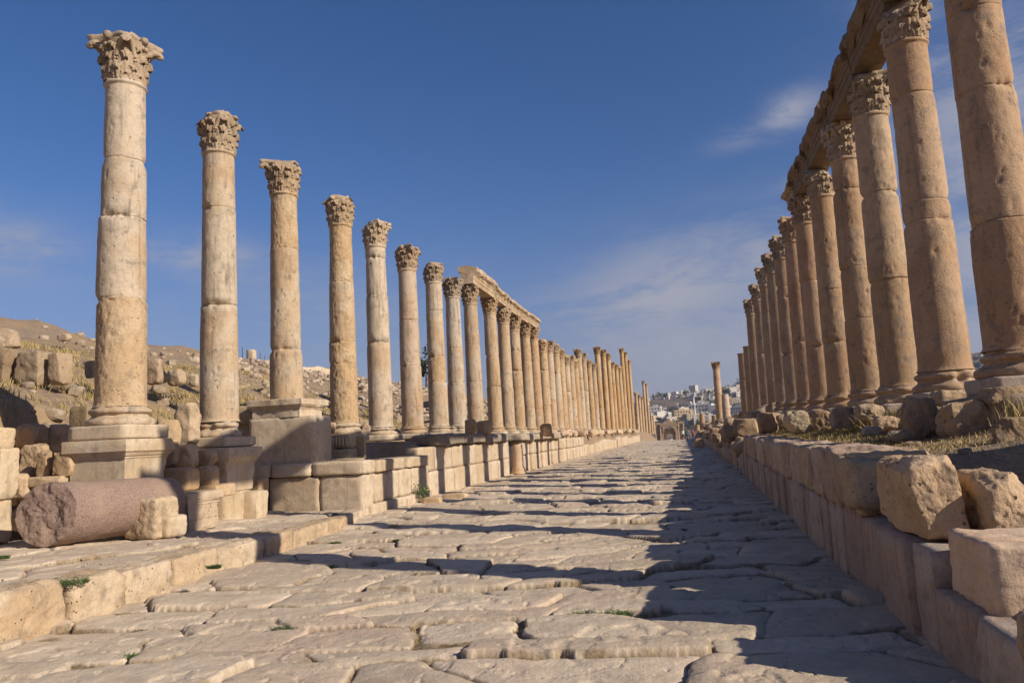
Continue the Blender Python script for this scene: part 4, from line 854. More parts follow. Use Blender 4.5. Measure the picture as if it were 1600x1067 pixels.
# ------------------------------------------------------------------ hillside stones
hr = [MB(35).add(*rock((1, .85, .7), 7, (4, 6, 9)[i % 3], .08, 14, 800+i, .5)).mesh('field_stone', M['hillrock']) for i in range(9)]
cand = []
for i in range(14000):
    X_ = -11.3-(33.5*random.random()**1.3); Y = 6+random.random()**1.1*120
    if Y/abs(X_) < .72: continue
    d_ = float(n2d(np.array([X_]), np.array([Y]), .10, 3, 55)[0]); band = .5+.9*d_+.45*(1 if (-32 < X_ < -14 and Y > 24) else 0)
    if Y/abs(X_) < 1.45: band *= .22
    if random.random() > np.clip(band*.9, .03, 1): continue
    s_ = .09+.40*random.random()**3.2*(1.3 if X_ < -20 else .8); cand.append((s_/math.hypot(X_, Y), X_, Y, s_))
cand.sort(reverse=True)
hc = ['second', 'third', 'fourth', 'fifth', 'sixth', 'seventh', 'eighth']
def pxof(P):
    d = np.asarray(P)-[0, 0, H]; w_ = d@_F; return 800+FPX*(d@_R)/w_, 533.5-FPX*(d@_U)/w_
bounds = [187, 343, 447, 536, 594, 643, 684, 714, 745]
zc = gz(np.array([c[1] for c in cand]), np.array([c[2] for c in cand]))
rest = MB()
for i, (q, X_, Y, s_) in enumerate(cand):
    z_ = float(zc[i]); rt_ = (random.uniform(-.35, .35), random.uniform(-.35, .35), random.uniform(0, 6.3))
    if i < 235:
        o = link('field_stone', random.choice(hr), None, (X_, Y, z_+s_*.18), rt_, (s_, s_, s_)); c_ = random.uniform(.75, 1.1); o.color = (c_, c_*.97, c_*.92, 1)
        px = pxof((X_, Y, z_))[0]; j = sum(px > b_ for b_ in bounds)
        where = 'left of the first column' if j == 0 else f'seen between the {ORD[j-1]} and {ORD[j]} left columns' if j < 9 else 'seen through the dense far left columns'
        tag(o, f'{"large" if s_ > .5 else "middling" if s_ > .36 else "small"} {"pale" if c_ > .95 else "tan" if c_ > .85 else "brownish"} field stone on the {"lower" if X_ > -17 else "middle" if X_ > -28 else "upper"} slope {where}', 'stone', 'loose stones on the left hillside')
    elif i < 3300:
        V, Q = rock((s_, s_*.85, s_*.65), 3, 3.5, .12, 3, 0+i % 40); rest.add(V@Rz(rt_[2]).T+np.array([X_, Y, z_+s_*.15]), Q, tint=random.random())
tag(rest.build('scattered_rubble', M['hillrock']), kind='stuff')
# big squared blocks at the foot of the hill
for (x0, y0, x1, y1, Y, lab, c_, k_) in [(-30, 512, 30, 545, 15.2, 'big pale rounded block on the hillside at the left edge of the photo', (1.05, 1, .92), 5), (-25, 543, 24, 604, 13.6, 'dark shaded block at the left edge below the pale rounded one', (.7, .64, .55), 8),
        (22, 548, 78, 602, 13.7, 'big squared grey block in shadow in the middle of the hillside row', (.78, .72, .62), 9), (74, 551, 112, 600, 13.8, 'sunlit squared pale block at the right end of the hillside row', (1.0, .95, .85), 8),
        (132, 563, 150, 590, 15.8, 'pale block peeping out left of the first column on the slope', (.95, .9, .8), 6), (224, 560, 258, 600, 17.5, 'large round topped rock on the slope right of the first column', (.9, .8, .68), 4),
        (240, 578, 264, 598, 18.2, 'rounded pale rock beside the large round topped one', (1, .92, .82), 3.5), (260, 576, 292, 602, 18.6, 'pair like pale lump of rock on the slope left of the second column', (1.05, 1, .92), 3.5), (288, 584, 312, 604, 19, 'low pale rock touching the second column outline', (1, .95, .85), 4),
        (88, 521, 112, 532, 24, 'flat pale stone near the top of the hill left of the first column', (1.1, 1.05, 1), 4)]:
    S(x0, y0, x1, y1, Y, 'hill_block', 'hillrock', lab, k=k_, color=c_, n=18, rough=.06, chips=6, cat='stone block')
# pale wall and posts on the hill crest
def crest_at(px, X_=-44.):
    d = ray(px, 600); t_ = X_/d[0]; return X_, t_*d[1]
a0 = crest_at(470); a1 = crest_at(512); b = MB(); n_ = 14
for i in range(n_):
    X_, Y = a0[0], a0[1]+(a1[1]-a0[1]+6)*i/n_; V, Q = rock((.5, 1.6, 1.1), 3, 9, .03, 1, 850+i); b.add(V+np.array([X_-a0[0], Y-a0[1], float(gz(X_, Y))+.25-float(gz(*a0))]), Q, tint=.2)
o = b.build('boundary_wall', M['hillrock'], None, (*a0, float(gz(*a0)))); o.color = (1.25, 1.2, 1.1, 1); tag(o, 'low pale boundary wall on the hill crest right of the third column', 'wall')
X_, Y = crest_at(394); z_ = float(gz(X_, Y)); b = MB(); b.add(*(lambda r: (r[0]+np.array([0, 0, .7]), r[1]))(rock((.75, .75, 1.5), 5, 8, .02, 0, 860))); tag(b.build('stone_post', M['block'], None, (X_, Y, z_)), 'short square stone post on the hill crest between the second and third columns', 'post')
for i in range(6):
    X_, Y = crest_at(376+i*7+3); z_ = float(gz(X_, Y)); b = MB(); V, Q = cube_pts(1); b.add(V*[.03, .03, .65]+np.array([0, 0, .6]), Q); tag(b.build('fence_post', M['bark'], None, (X_, Y, z_)), 'thin metal fence post on the hill crest beside the short stone post', 'fence post', 'thin fence posts on the hill crest')
V, Q = rock((.78, .9, 1.1), 8, 12, .03, 2, 870); tag(MB().add(V, Q).build('foundation_stone', M['block'], None, (XL-.12, lcols[0][0]+.28, .72)), 'masonry core under the tall pedestal of the first left column, behind the fallen shaft', 'foundation stone')

# ------------------------------------------------------------------ far end of the street: the gate
GY = 350.; gc = onY(1047, 688, GY); gz0 = float(roadz(0, GY))-.2
root = empty('arched_gate', (gc[0], GY, gz0)); mg = M['gate']
def box(b, x0, x1, y0, y1, z0, z1, tint=.5, mat=0):
    V, Q = cube_pts(1); b.add(V*np.array([(x1-x0)/2, (y1-y0)/2, (z1-z0)/2])+np.array([(x0+x1)/2, (y0+y1)/2, (z0+z1)/2]), Q, tint=tint, mat=mat)
def arch(b, x, w_, zs, ztop, y0, y1, wout):
    a = np.linspace(pi, 0, 17); ix = x+w_*np.cos(a); iz = zs+w_*np.sin(a); ox = np.linspace(x-wout, x+wout, 17); oz = np.full(17, ztop)
    f = np.stack([np.stack([ix, np.full(17, y0), iz], -1), np.stack([ox, np.full(17, y0), oz], -1)]); k_ = f.copy(); k_[..., 1] = y1
    P = np.concatenate([k_[:1], f[:1], f[1:], k_[1:], k_[:1]], 0); b.grid(P)
Hg = 8.6
for sx in (-1, 1):
    b = MB(); box(b, min(sx*2.6, sx*3.7), max(sx*2.6, sx*3.7), -1.6, 1.6, 0, 5.4); b.build('pier', mg, root, smooth=False)
    b = MB(); box(b, min(sx*3.72, sx*6.4), max(sx*3.72, sx*6.4), -.9, 1.6, 0, Hg-.9); b.build('side_bay', mg, root, smooth=False)
    b = MB(); box(b, min(sx*3.76, sx*6.7), max(sx*3.76, sx*6.7), -1.3, 1.8, Hg-.88, Hg+.15); b.build('cornice', mg, root, smooth=False)
    for q in (3.95, 6.1):
        V, Q = cube_pts(3); b = MB(); pr_ = np.array([(.42, 0), (.42, .5), (.33, .6), (.29, 6.3), (.45, 6.9), (.45, 7.6)]); th = np.linspace(0, 2*pi, 10, endpoint=False)
        rr_, tt_ = np.meshgrid(pr_[:, 0], th, indexing='ij'); zz_ = np.meshgrid(pr_[:, 1], th, indexing='ij')[0]; b.grid(np.stack([rr_*np.cos(tt_), rr_*np.sin(tt_), zz_], -1), wrap=True)
        b.build('half_column', mg, root, (sx*q, -1.4, 0))
b = MB(); arch(b, 0, 2.6, 4.0-.0, 7.0, -1.58, 1.55, 3.68); b.build('arch', mg, root, smooth=False)
b = MB(); arch(b, 0, 2.7, 4.0, 6.98, -1.8, -1.62, 3.0); b.build('archivolt', mg, root, smooth=False)
b = MB(); box(b, -3.9, 3.9, -1.9, 1.7, 7.02, 7.7); b.build('entablature', mg, root, smooth=False)
b = MB(); tri = np.array([[(-4.1, 7.72), (0, 9.9), (4.1, 7.72)]]); P = np.array([[(-4.1, -2., 7.72), (0, -2., 9.9), (4.1, -2., 7.72)], [(-4.1, 1.7, 7.72), (0, 1.7, 9.9), (4.1, 1.7, 7.72)]])
b.grid(P); b.add(np.array([(-4.1, -2., 7.72), (4.1, -2., 7.72), (0, -2., 9.9)]), None, [[0, 1, 2]]); b.build('pediment', mg, root, smooth=False)
b = MB(); box(b, -2.58, -1.35, .4, 1.4, 0, 4.6); box(b, 1.35, 2.58, .4, 1.4, 0, 4.6); arch(b, 0, 1.35, 2.4, 4.6, .4, 1.4, 1.36); box(b, -2.0, 2.0, .5, 1.3, 4.55, 5.9); b.build('inner_arch', mg, root, smooth=False)
tag(root, 'ancient arched stone gate with a pediment at the far end of the street', 'gate')
# pale car standing in the gate
root = empty('parked_car', (gc[0]+.3, GY-6, gz0+.25)); b = MB(); V, Q = rock((1.8, 4.2, .75), 8, 5, .0, 0, 1); b.add(V+[0, 0, .65], Q); b.build('body', M['paint'], root)
b = MB(); V, Q = rock((1.5, 2.3, .62), 8, 4, 0, 0, 2); b.add(V+[0, .1, 1.2], Q); b.build('cabin', M['glass'], root)
for sx in (-.85, .85):
    for sy in (-1.3, 1.3):
        b = MB(); th = np.linspace(0, 2*pi, 16, endpoint=False); P = np.array([[(x_, .34*r_*cos(a), .34*r_*sin(a)) for a in th] for x_, r_ in ((-.1, .02), (-.1, 1), (.1, 1), (.1, .02))]); b.grid(P, wrap=True); b.build('wheel', M['rubber'], root, (sx, sy, .34))
tag(root, 'tiny pale car seen through the arch of the far gate', 'car')

# ------------------------------------------------------------------ town on the far hill
ZC = {}
def hit(px, py, d0=300, d1=1700):
    d = ray(px, py); d = d/d[1]; ts = np.arange(d0, d1, 6.); P = np.outer(ts, d)+[0, 0, H]; z = gz(P[:, 0], P[:, 1]); k = np.where(P[:, 2] < z)[0]
    if len(k) == 0: return None
    return P[k[0]]
def house_parts(w_, d_, h_, st, seed):
    rg = np.random.default_rng(seed); b = MB(); box(b, -w_/2, w_/2, -d_/2, d_/2, -4, h_)
    for (x0, x1, y0, y1) in ((-w_/2, w_/2, -d_/2, -d_/2+.3), (-w_/2, w_/2, d_/2-.3, d_/2), (-w_/2, -w_/2+.3, -d_/2+.3, d_/2-.3), (w_/2-.3, w_/2, -d_/2+.3, d_/2-.3)): box(b, x0, x1, y0, y1, h_+.002, h_+.9)
    sx = rg.uniform(-w_*.25, w_*.2); box(b, sx, sx+w_*.28, -1, 2.2, h_+.003, h_+2.6)
    wall = b.mesh('wall', M['house'], False); wins = []
    for f in range(st):
        for i in range(int(w_/3.2)):
            x = -w_/2+1.4+i*3.1
            if rg.random() < .15: continue
            wins.append((x, -d_/2-.03, h_*(f+.35)/st))
    wb = MB(); box(wb, -.65, .65, -.06, .05, 0, 1.5); win = wb.mesh('window', M['glass'], False)
    sb = MB(); box(sb, -.06, .05, -.65, .65, 0, 1.5); wins2 = [(w_/2+.03, -d_/2+1.8+i*3.2, h_*(f+.35)/st) for f in range(st) for i in range(int(d_/3.6))]
    return wall, win, wins, sb.mesh('window', M['glass'], False), wins2
HV = [house_parts(w_, d_, h_, st, i) for i, (w_, d_, h_, st) in enumerate([(12, 10, 7, 2), (16, 12, 10, 3), (10, 9, 4, 1), (22, 12, 9.5, 3), (14, 14, 13, 4)])]
def house(px, py, v, sc_, col, lab, parts=True, rz=None, pos=None):
    P = hit(px, py) if pos is None else pos
    if P is None: return None
    rz = random.uniform(-.5, .5) if rz is None else rz; wall, win, wins, win2, wins2 = HV[v]
    root = empty('house', (P[0], P[1], P[2]), rz); root.scale = (sc_, sc_, sc_)
    o = link('wall', wall, root); o.color = (*col, 1)
    if parts:
        for p in wins: link('window', win, root, p)
        for p in wins2: link('window', win2, root, p)
    tag(root, lab, 'house', 'houses of the town on the far hillside'); return root
specials = [(1097, 648, 3, 1.1, (1.35, 1.38, 1.42), 'large white block with dark windows right of the minaret'), (1074, 644, 0, 1.3, (1.2, 1.15, 1.05), 'cream house left of the minaret'), (1054, 645, 0, 1.25, (1.1, 1.05, .95), 'tan house far left of the minaret, below the brown slope'),
            (1022, 652, 1, 1.1, (1.3, 1.3, 1.3), 'tall white house just left above the gate'), (1035, 655, 2, 1.5, (1.1, 1.15, 1.25), 'low bluish white house directly above the gate'), (1068, 655, 3, .95, (1.05, .85, .6), 'yellow ochre flats above the right side of the gate'),
            (1080, 661, 1, .85, (.95, .8, .6), 'ochre building below the minaret'), (1150, 640, 4, .8, (1.15, 1.0, .82), 'stepped cream flats right of the lone column'), (1155, 655, 4, .85, (1.25, 1.22, 1.15), 'tall pale flats with balconies right of the lone column, lower'),
            (1141, 634, 3, .9, (1.1, .95, .78), 'tan flats above the stepped cream ones'), (1162, 626, 3, 1.0, (1.3, 1.28, 1.22), 'long white house touching the first right shafts'), (1133, 646, 0, 1.0, (1.25, 1.2, 1.1), 'small white house behind the pale broken shaft'),
            (1047, 660, 2, 1.2, (1.0, .95, .9), 'grey low house behind the pediment'), (1098, 660, 2, 1.3, (.9, .85, .8), 'greyish long house under the white block'), (1084, 613, 4, .9, (1.35, 1.33, 1.3), 'white house standing on the skyline above the minaret')]
used = []
for (px, py, v, sc_, col, lab) in specials: house(px, py, v, sc_, col, lab); used.append((px, py))
k_ = 0; tries = 0
cw = ['white', 'cream', 'grey', 'tan']; cv = [(1.35, 1.35, 1.35), (1.25, 1.18, 1.05), (.95, .97, 1.), (1.1, .95, .78)]
while k_ < 275 and tries < 16000:
    tries += 1
    if random.random() < .86: px = random.uniform(998, 1168); py = random.triangular(598, 668, 616)
    else: px = random.choice([random.uniform(1436, 1452), random.uniform(1535, 1565)]); py = random.uniform(546, 590)
    if 1014 < px < 1090 and 624 < py < 641: continue
    if any(abs(px-a) < 2.3 and abs(py-c) < 1.7 for a, c in used): continue
    P = hit(px, py)
    if P is None or P[1] < 420: continue
    used.append((px, py)); ci = random.choices(range(4), (5, 4, 2, 2))[0]; sc_ = random.uniform(.34, .68)
    vn = random.choice([0, 0, 1, 2, 2, 3, 4]); nm_ = ['two storey', 'three storey', 'single storey', 'long', 'tall narrow'][vn]
    ht = 'near the skyline' if py < 614 else 'on the upper slope' if py < 625 else 'on the middle slope' if py < 645 else 'low in the valley'
    sd_ = 'left of the minaret' if px < 1084 else 'between the minaret and the lone column' if px < 1112 else 'right of the lone column' if px < 1180 else 'seen between the big right columns'
    house(px, py, vn, sc_, cv[ci], f'small {cw[ci]} {nm_} house {ht} {sd_}', parts=(P[1] < 620)); k_ += 1
# minaret
P = hit(1087, 664); root = empty('minaret', (P[0], P[1], P[2])); s_ = P[1]/1200.
b = MB(); box(b, -1.6*s_*1.3, 1.6*s_*1.3, -2*s_, 2*s_, 0, 16*s_); o = b.build('tower', M['house'], root, smooth=False); o.color = (1.5, 1.5, 1.5, 1)
def lath(pr_, n_=16):
    pr_ = np.array(pr_); th = np.linspace(0, 2*pi, n_, endpoint=False); rr_, tt_ = np.meshgrid(pr_[:, 0], th, indexing='ij'); zz_ = np.meshgrid(pr_[:, 1], th, indexing='ij')[0]
    b = MB(); b.grid(np.stack([rr_*np.cos(tt_), rr_*np.sin(tt_), zz_], -1), wrap=True); return b
o = lath([(1.6*s_, 16*s_), (1.5*s_, 30*s_), (2.6*s_, 31*s_), (2.6*s_, 32.5*s_), (1.2*s_, 32.6*s_), (1.2*s_, 38*s_), (.02, 38.2*s_)]).build('shaft', M['house'], root); o.color = (1.5, 1.5, 1.5, 1)
o = lath([(1.3*s_, 38.2*s_), (1.3*s_, 39*s_), (.15*s_, 44*s_), (.02, 46*s_)]).build('spire', M['house'], root); o.color = (1.3, 1.3, 1.35, 1)
tag(root, 'slender white minaret rising from the town left of the lone column', 'minaret')

# ------------------------------------------------------------------ trees
def tree_mesh(seed, nleaf=420, tall=1.):
    rg = np.random.default_rng(seed); b = MB(); lobes = rg.normal(0, .42, (9, 3))*[1, 1, .7*tall]+[0, 0, .2]; sz = rg.uniform(.28, .55, 9)
    i = rg.integers(0, 9, nleaf); d = rg.normal(size=(nleaf, 3)); d /= np.linalg.norm(d, axis=1)[:, None]
    c = lobes[i]+d*(sz[i]*rg.uniform(.55, 1.05, nleaf))[:, None]; V = []; 
    u = rg.normal(size=(nleaf, 3)); u /= np.linalg.norm(u, axis=1)[:, None]; v = np.cross(u, d); v /= np.linalg.norm(v, axis=1)[:, None]; s_ = rg.uniform(.06, .15, nleaf)[:, None]
    V = np.stack([c-u*s_, c-v*s_*.7, c+u*s_, c+v*s_*.7], 1).reshape(-1, 3); b.add(V, np.arange(nleaf*4).reshape(-1, 4), tint=np.repeat(rg.random(nleaf), 4)); crown = b.mesh('crown', M['tree'], False)
    t = lath([(.075, -1.15), (.055, -.6), (.035, 0.), (.01, .3)], 7).mesh('trunk', M['bark']); return crown, t
TV = [tree_mesh(1), tree_mesh(2), tree_mesh(3, 500, 1.5), tree_mesh(4, 400, .8)]
def tree(P, s_, v, lab, group=None, col=(1, 1, 1)):
    root = empty('tree', (P[0], P[1], P[2]), random.uniform(0, 6)); root.scale = (s_, s_, s_)
    o = link('crown', TV[v][0], root, (0, 0, 1.0)); o.color = (*col, 1); link('trunk', TV[v][1], root, (0, 0, 1.0)); tag(root, lab, 'tree', group)
k_ = 0
tp = [(1039, 626, 9), (1032, 622, 6), (1098, 622, 8), (1108, 622, 7), (1056, 650, 9), (1048, 648, 8), (1143, 625, 9), (1150, 630, 10), (1158, 632, 8), (1106, 647, 10), (1102, 655, 9), (1112, 640, 8), (1135, 653, 8), (1130, 632, 7), (1060, 664, 7), (1090, 668, 8), (1030, 662, 8), (1133, 618, 8), (1121, 606, 6),
      (1545, 566, 14), (1553, 568, 15), (1562, 566, 12), (1540, 572, 12), (1443, 575, 12), (1449, 582, 14), (1446, 595, 14), (1549, 579, 12), (1100, 607, 7), (1128, 602, 7), (1146, 601, 7), (1154, 604, 7), (1163, 600, 8), (1165, 640, 9), (1148, 648, 7)]
for i in range(110): tp.append((random.uniform(1000, 1168), random.uniform(606, 674), random.uniform(3.5, 7)))
for i, (px, py, s_) in enumerate(tp):
    if 1016 < px < 1090 and 626 < py < 640: continue
    P = hit(px, py)
    if P is None: continue
    r_ = s_*P[1]/1200*.72; ht = 'on the skyline' if py < 610 else 'on the upper slope' if py < 630 else 'in the valley'
    sd_ = 'left of the minaret' if px < 1084 else 'between minaret and lone column' if px < 1112 else 'right of the lone column' if px < 1180 else 'seen between the big right columns'
    tree(P, r_, i % 4, f'{["broad", "rounded", "tall", "small"][i % 4]} dark green tree {ht} {sd_}', 'trees among the houses of the far town', (random.uniform(.7, 1.2),)*3)
X_, Y = -44., crest_at(666)[1]*.8; X_ = onY(666, 590, Y)[0]; tree((X_, Y, onY(666, 592, Y)[2]-.8), 2.4, 2, 'dark narrow tree on the left hill crest between the sixth and seventh columns', None, (.6, .6, .6))

# ------------------------------------------------------------------ people at the end of the street
def person(px, Y, shirt, trousers, lab, pose=0, h=1.72):
    x = onY(px, 680, Y)[0]; z = float(roadz(x, Y)); me = bpy.data.meshes.new('person')
    st = .16 if pose else .09
    V = [(0, 0, .95), (0, 0, 1.2), (0, 0, 1.42), (0, 0, 1.52), (0, -.01, 1.62), (0, 0, 1.72), (-.1, 0, .90), (-.12, st, .50), (-.12, st*.4-.0, .08), (-.12, st*.4-.14, .03), (.1, 0, .90), (.12, -st, .50), (.12, -st*1.1, .08), (.12, -st*1.1-.14, .03),
         (-.19, 0, 1.42), (-.25, .03, 1.14), (-.26, -.08, .90), (.19, 0, 1.42), (.25, .03, 1.14), (.24, -.10, .92)]
    E_ = [(0, 1), (1, 2), (2, 3), (3, 4), (4, 5), (0, 6), (6, 7), (7, 8), (8, 9), (0, 10), (10, 11), (11, 12), (12, 13), (2, 14), (14, 15), (15, 16), (2, 17), (17, 18), (18, 19)]
    Rr = [.15, .145, .13, .055, .095, .075, .105, .07, .045, .04, .105, .07, .045, .04, .06, .045, .035, .06, .045, .035]
    me.from_pydata(V, E_, []); o = bpy.data.objects.new('person', me); COL.objects.link(o); md = o.modifiers.new('skin', 'SKIN'); 
    for k, r_ in enumerate(Rr): me.skin_vertices[0].data[k].radius = (r_, r_*(.75 if k < 3 else 1))
    me.skin_vertices[0].data[0].use_root = True; o.modifiers.new('sub', 'SUBSURF').levels = 1
    dg = bpy.context.evaluated_depsgraph_get(); em = bpy.data.meshes.new_from_object(o.evaluated_get(dg)); bpy.data.objects.remove(o); em.name = 'person'
    em.materials.clear()
    def tinted(c, n_): m_ = bpy.data.materials.new(n_); m_.use_nodes = True; p_ = m_.node_tree.nodes['Principled BSDF']; p_.inputs['Base Color'].default_value = (*c, 1); p_.inputs['Roughness'].default_value = .9; return m_
    for m_ in (M['skin'], tinted(shirt, 'shirt_cloth'), tinted(trousers, 'trouser_cloth'), M['rubber']): em.materials.append(m_)
    for p_ in em.polygons:
        c = p_.center; p_.material_index = 3 if c.z < .07 else 2 if c.z < .95 and abs(c.x) < .22 else 1 if c.z < 1.47 and not (c.z < 1.08 and abs(c.x) > .21) else 0; p_.use_smooth = True
    o = bpy.data.objects.new('person', em); COL.objects.link(o); o.location = (x, Y, z); o.scale = (h/1.74,)*3; o.rotation_euler = (0, 0, pose*.8)
    V, Q = rock((.21, .22, .16), 5, 2.3, 0, 0, 3); V += [0, .02, 1.70]; MB().add(V, Q).build('hair', M['hair'], o)
    tag(o, lab, 'person', None)
person(1067.5, 124, (.55, .55, .55), (.03, .03, .04), 'person in a light top and dark trousers walking at the far end of the street', 1)
person(1072.5, 120, (.02, .10, .08), (.03, .035, .05), 'person in a dark green top standing beside the light topped one', 0)
person(1076.0, 123, (.05, .14, .16), (.06, .06, .07), 'person in a teal top at the right of the little group', 1, 1.65)
person(1082.5, 140, (.35, .04, .03), (.05, .05, .06), 'person in a red top standing farthest right near the stumps', 0, 1.7)

# ------------------------------------------------------------------ dry grass, weeds, loose dirt
def blades(pts, hgt, seed, mt, name, kind='stuff', wid=.006, spread=.5):
    rg = np.random.default_rng(seed); n_ = len(pts); a = rg.uniform(0, 2*pi, n_); h_ = hgt*rg.uniform(.5, 1.2, n_); w_ = wid*rg.uniform(.6, 1.4, n_)
    dx, dy = np.cos(a), np.sin(a); ln = rg.normal(0, spread, (n_, 2))*h_[:, None]; P = np.asarray(pts)
    b0 = P+np.stack([dx*w_, dy*w_, 0*w_-.01], -1); b1 = P-np.stack([dx*w_, dy*w_, 0*w_+.01], -1)
    m0 = P+np.stack([ln[:, 0]*.4+dx*w_*.7, ln[:, 1]*.4+dy*w_*.7, h_*.6], -1); m1 = P+np.stack([ln[:, 0]*.4-dx*w_*.7, ln[:, 1]*.4-dy*w_*.7, h_*.6], -1); t_ = P+np.stack([ln[:, 0], ln[:, 1], h_], -1)
    V = np.stack([b0, b1, m1, m0, t_], 1).reshape(-1, 3); i = np.arange(n_)*5
    b = MB(); b.add(V, np.stack([i, i+1, i+2, i+3], -1), np.stack([i+3, i+2, i+4], -1)); o = b.build(name, M[mt])
    if kind: tag(o, kind=kind)
    return o
cl_ = []
for i in range(520):
    Y = 7.6+22*random.random()**1.15; X_ = right_edge(Y)+.75+random.random()**.8*2.2
    if n2d(np.array([X_]), np.array([Y]), .5, 2, 77)[0] < -.12 and Y < 13: continue
    for j in range(random.randint(14, 60)): cl_.append((X_+random.gauss(0, .10), Y+random.gauss(0, .12), 0))
cl_ = np.array(cl_); cl_[:, 2] = gz(cl_[:, 0], cl_[:, 1]); far_m = cl_[:, 0] > right_edge(cl_[:, 1])+1.5
blades(cl_[far_m], .34, 1, 'drygrass', 'dry_grass'); blades(cl_[~far_m], .09, 2, 'drygrass', 'dry_grass')
c2 = []
for i in range(260):
    Y = 7.6+10*random.random(); X_ = right_edge(Y)+.8+random.random()*1.6
    for j in range(30): c2.append((X_+random.gauss(0, .15), Y+random.gauss(0, .2), 0))
c2 = np.array(c2); c2[:, 2] = gz(c2[:, 0], c2[:, 1]); blades(c2, .04, 3, 'drygrass', 'short_grass', wid=.005)
c3 = []
for i in range(1000):
    X_ = -11.2-random.random()**1.5*14; Y = 9+random.random()*25
    for j in range(26): c3.append((X_+random.gauss(0, .14), Y+random.gauss(0, .14), 0))
c3 = np.array(c3); c3[:, 2] = gz(c3[:, 0], c3[:, 1]); blades(c3, .16, 4, 'drygrass', 'dry_grass', wid=.010)
# dry straw and seedlings caught in the paving joints
yj = 3.2+RNG.random(90000)**1.4*15; xj = left_edge(yj)+(right_edge(yj)-left_edge(yj))*RNG.random(90000); zj, gj, _t = slabs(xj, yj, .17, 5)
jq = np.stack([xj, yj], -1)[gj > .95]
for i, (px, py, r_, z_, lab) in enumerate([(292, 1053, .20, 0, 'dense low green weed at the bottom left in a paving joint'), (942, 970, .20, -.02, 'green weed in the deep joint beside the raised square slab'), (100, 908, .035, .39, 'tiny green weed on the raised walk'), (515, 886, .05, 0, 'thin green weed in an upright joint left of centre'),
        (1032, 870, .07, 0, 'small green weed in the joint by the long shadow'), (996, 886, .05, 0, 'small green weed nearest the small broken stones'), (530, 845, .07, 0, 'flat green weed near the end of the kerb'), (440, 797, .13, .2, 'green tuft at the foot of the podium ashlars'),
        (432, 988, .07, 0, 'dull green flat weed in a joint in the left foreground'), (192, 1027, .05, 0, 'tiny green weed above the dense bottom left one'), (1062, 826, .06, 0, 'green moss line under the broad slab'), (335, 885, .04, .3, 'tiny dry weed on the kerb top'), (5, 870, .05, .44, 'small green weed at the left edge of the walk'), (623, 842, .05, 0, 'small weed in the shaded joint below the wall corner')]):
    P = onZ(px, py, z_); n_ = int(110+2600*r_)
    if z_ <= 0: P[:2] = jq[np.argmin(((jq-P[:2])**2).sum(1))]; a = RNG.uniform(0, 2*pi, n_); q = r_*np.sqrt(RNG.random(n_)); pts = np.stack([q*np.cos(a)*1.3, q*np.sin(a)*.8, 0*a], -1)
    o = blades(pts, .028+.11*r_, 20+i, 'green', 'weed', None, .005, 1.3); o.location = (P[0], P[1], float(roadz(P[0], P[1]))-.03 if z_ <= 0 else z_-.01); tag(o, lab, 'weed', 'green weeds growing in the stone joints')
P = onX(656, 788, -6.78); root = empty('bush', (-6.70, P[1], .05)); b = MB(); rg = np.random.default_rng(5); n_ = 260
c = rg.normal(0, 1, (n_, 3))*[.09, .12, .11]+[0, 0, .24]; u = rg.normal(size=(n_, 3)); u /= np.linalg.norm(u, axis=1)[:, None]; v = rg.normal(size=(n_, 3)); v = np.cross(u, v); v /= np.linalg.norm(v, axis=1)[:, None]; s_ = rg.uniform(.018, .04, n_)[:, None]
b.add(np.stack([c-u*s_, c-v*s_*.6, c+u*s_, c+v*s_*.6], 1).reshape(-1, 3), np.arange(n_*4).reshape(-1, 4)); b.build('leaves', M['green'], root); lath([(.012, 0), (.006, .3), (.001, .31)], 6).build('stem', M['bark'], root)
tag(root, 'small leafy green bush growing from the foot of the left wall', 'bush')
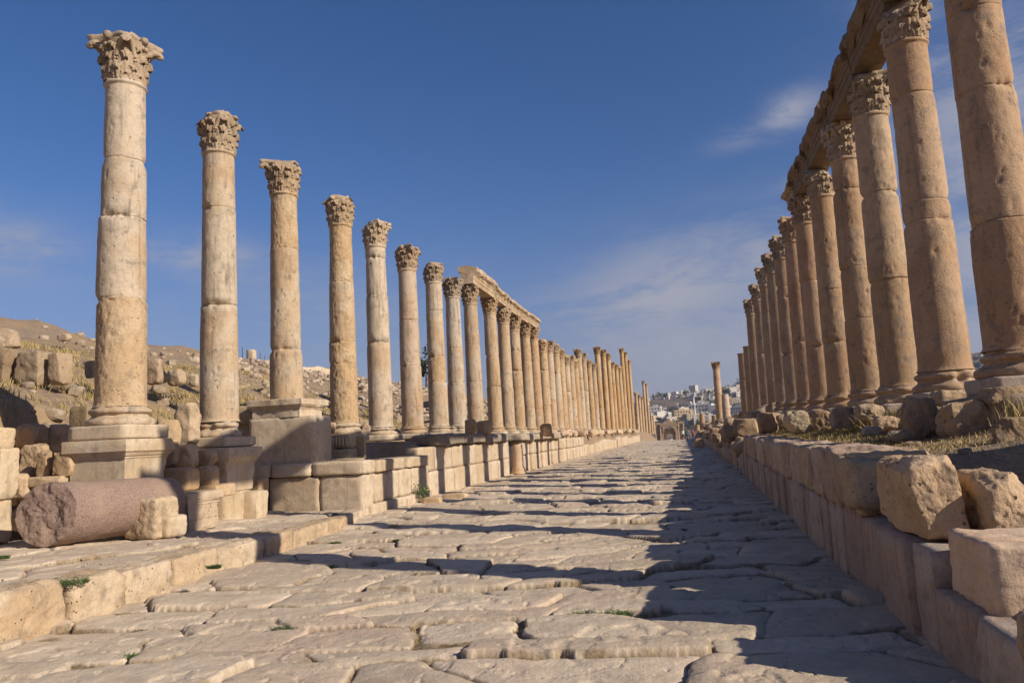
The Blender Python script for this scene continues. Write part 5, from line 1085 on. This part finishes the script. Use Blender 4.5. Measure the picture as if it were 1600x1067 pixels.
# short straw standing in the same joints
kk = (gj > .95) & (n2d(xj, yj, 1.4, 2, 91) > .12); ps = np.stack([xj, yj, zj+roadz(xj, yj)], -1)[kk]
kg = n2d(ps[:, 0], ps[:, 1], .8, 2, 93) > .38
blades(ps[~kg][:9000], .026, 31, 'drygrass', 'dry_grass', wid=.003, spread=1.1)
o = blades(ps[kg], .024, 32, 'green', 'joint_weeds', wid=.004, spread=1.0)
# chips and pebbles on the walk and in the joints
b = MB()
for i in range(900):
    if i < 500: Y = random.uniform(5, 15.5); X_ = left_edge(Y)-.3-abs(random.gauss(0, 1.6)); z_ = float(walkz(X_, Y))
    else: Y = 3.2+random.random()**1.5*16; X_ = random.uniform(left_edge(Y), right_edge(Y)); z_ = -.03
    s_ = random.uniform(.008, .03); V, Q = rock((s_, s_*.8, s_*.6), 2, 4, .1, 1, i % 20); b.add(V+np.array([X_, Y, z_]), Q, tint=random.random())
tag(b.build('gravel', M['hillrock']), kind='stuff')
# rubble between the far left columns and the wall
for i in range(90):
    Y = 46*(136/46.)**(i/89.); X_ = random.uniform(-8.6, -7.4+.6*(Y > 100)); s_ = random.uniform(.4, .8)*(1+.004*Y); o = link('rubble_stone', random.choice(rubs+blks), None, (X_, Y, 1.62+s_*.12), (random.uniform(-.3, .3), random.uniform(-.3, .3), random.uniform(0, 6)), (s_, s_, s_*.7))
    c_ = random.uniform(1.1, 1.5); o.color = (c_, c_*.94, c_*.82, 1); tag(o, f'{"large" if s_ > .75 else "middling" if s_ > .55 else "small"} pale rubble stone before the {"nearer" if Y < 65 else "farther" if Y < 85 else "farthest"} crowded left columns', 'stone', 'rubble at the feet of the distant left columns')

# ------------------------------------------------------------------ air between here and the far hill
m_, t = mat('haze_air'); pv = t.n('VolumePrincipled', i={'Color': (.80, .86, 1., 1), 'Density': .00012, 'Anisotropy': .2}); t.t.links.new(pv.outputs[0], t.n('OutputMaterial').inputs['Volume'])
b = MB(); V, Q = cube_pts(1); b.add(V*[1900, 1500, 95]+np.array([50, 1220, 72]), Q); hz_ = b.build('haze', m_, smooth=False); tag(hz_, kind='stuff')

V, Q = rock((.9, .95, 1.05), 8, 12, .03, 2, 871); tag(MB().add(V, Q).build('foundation_stone', M['block'], None, (XL, lcols[1][0]+.03, .50)), 'masonry core under the pedestal of the second left column', 'foundation stone')
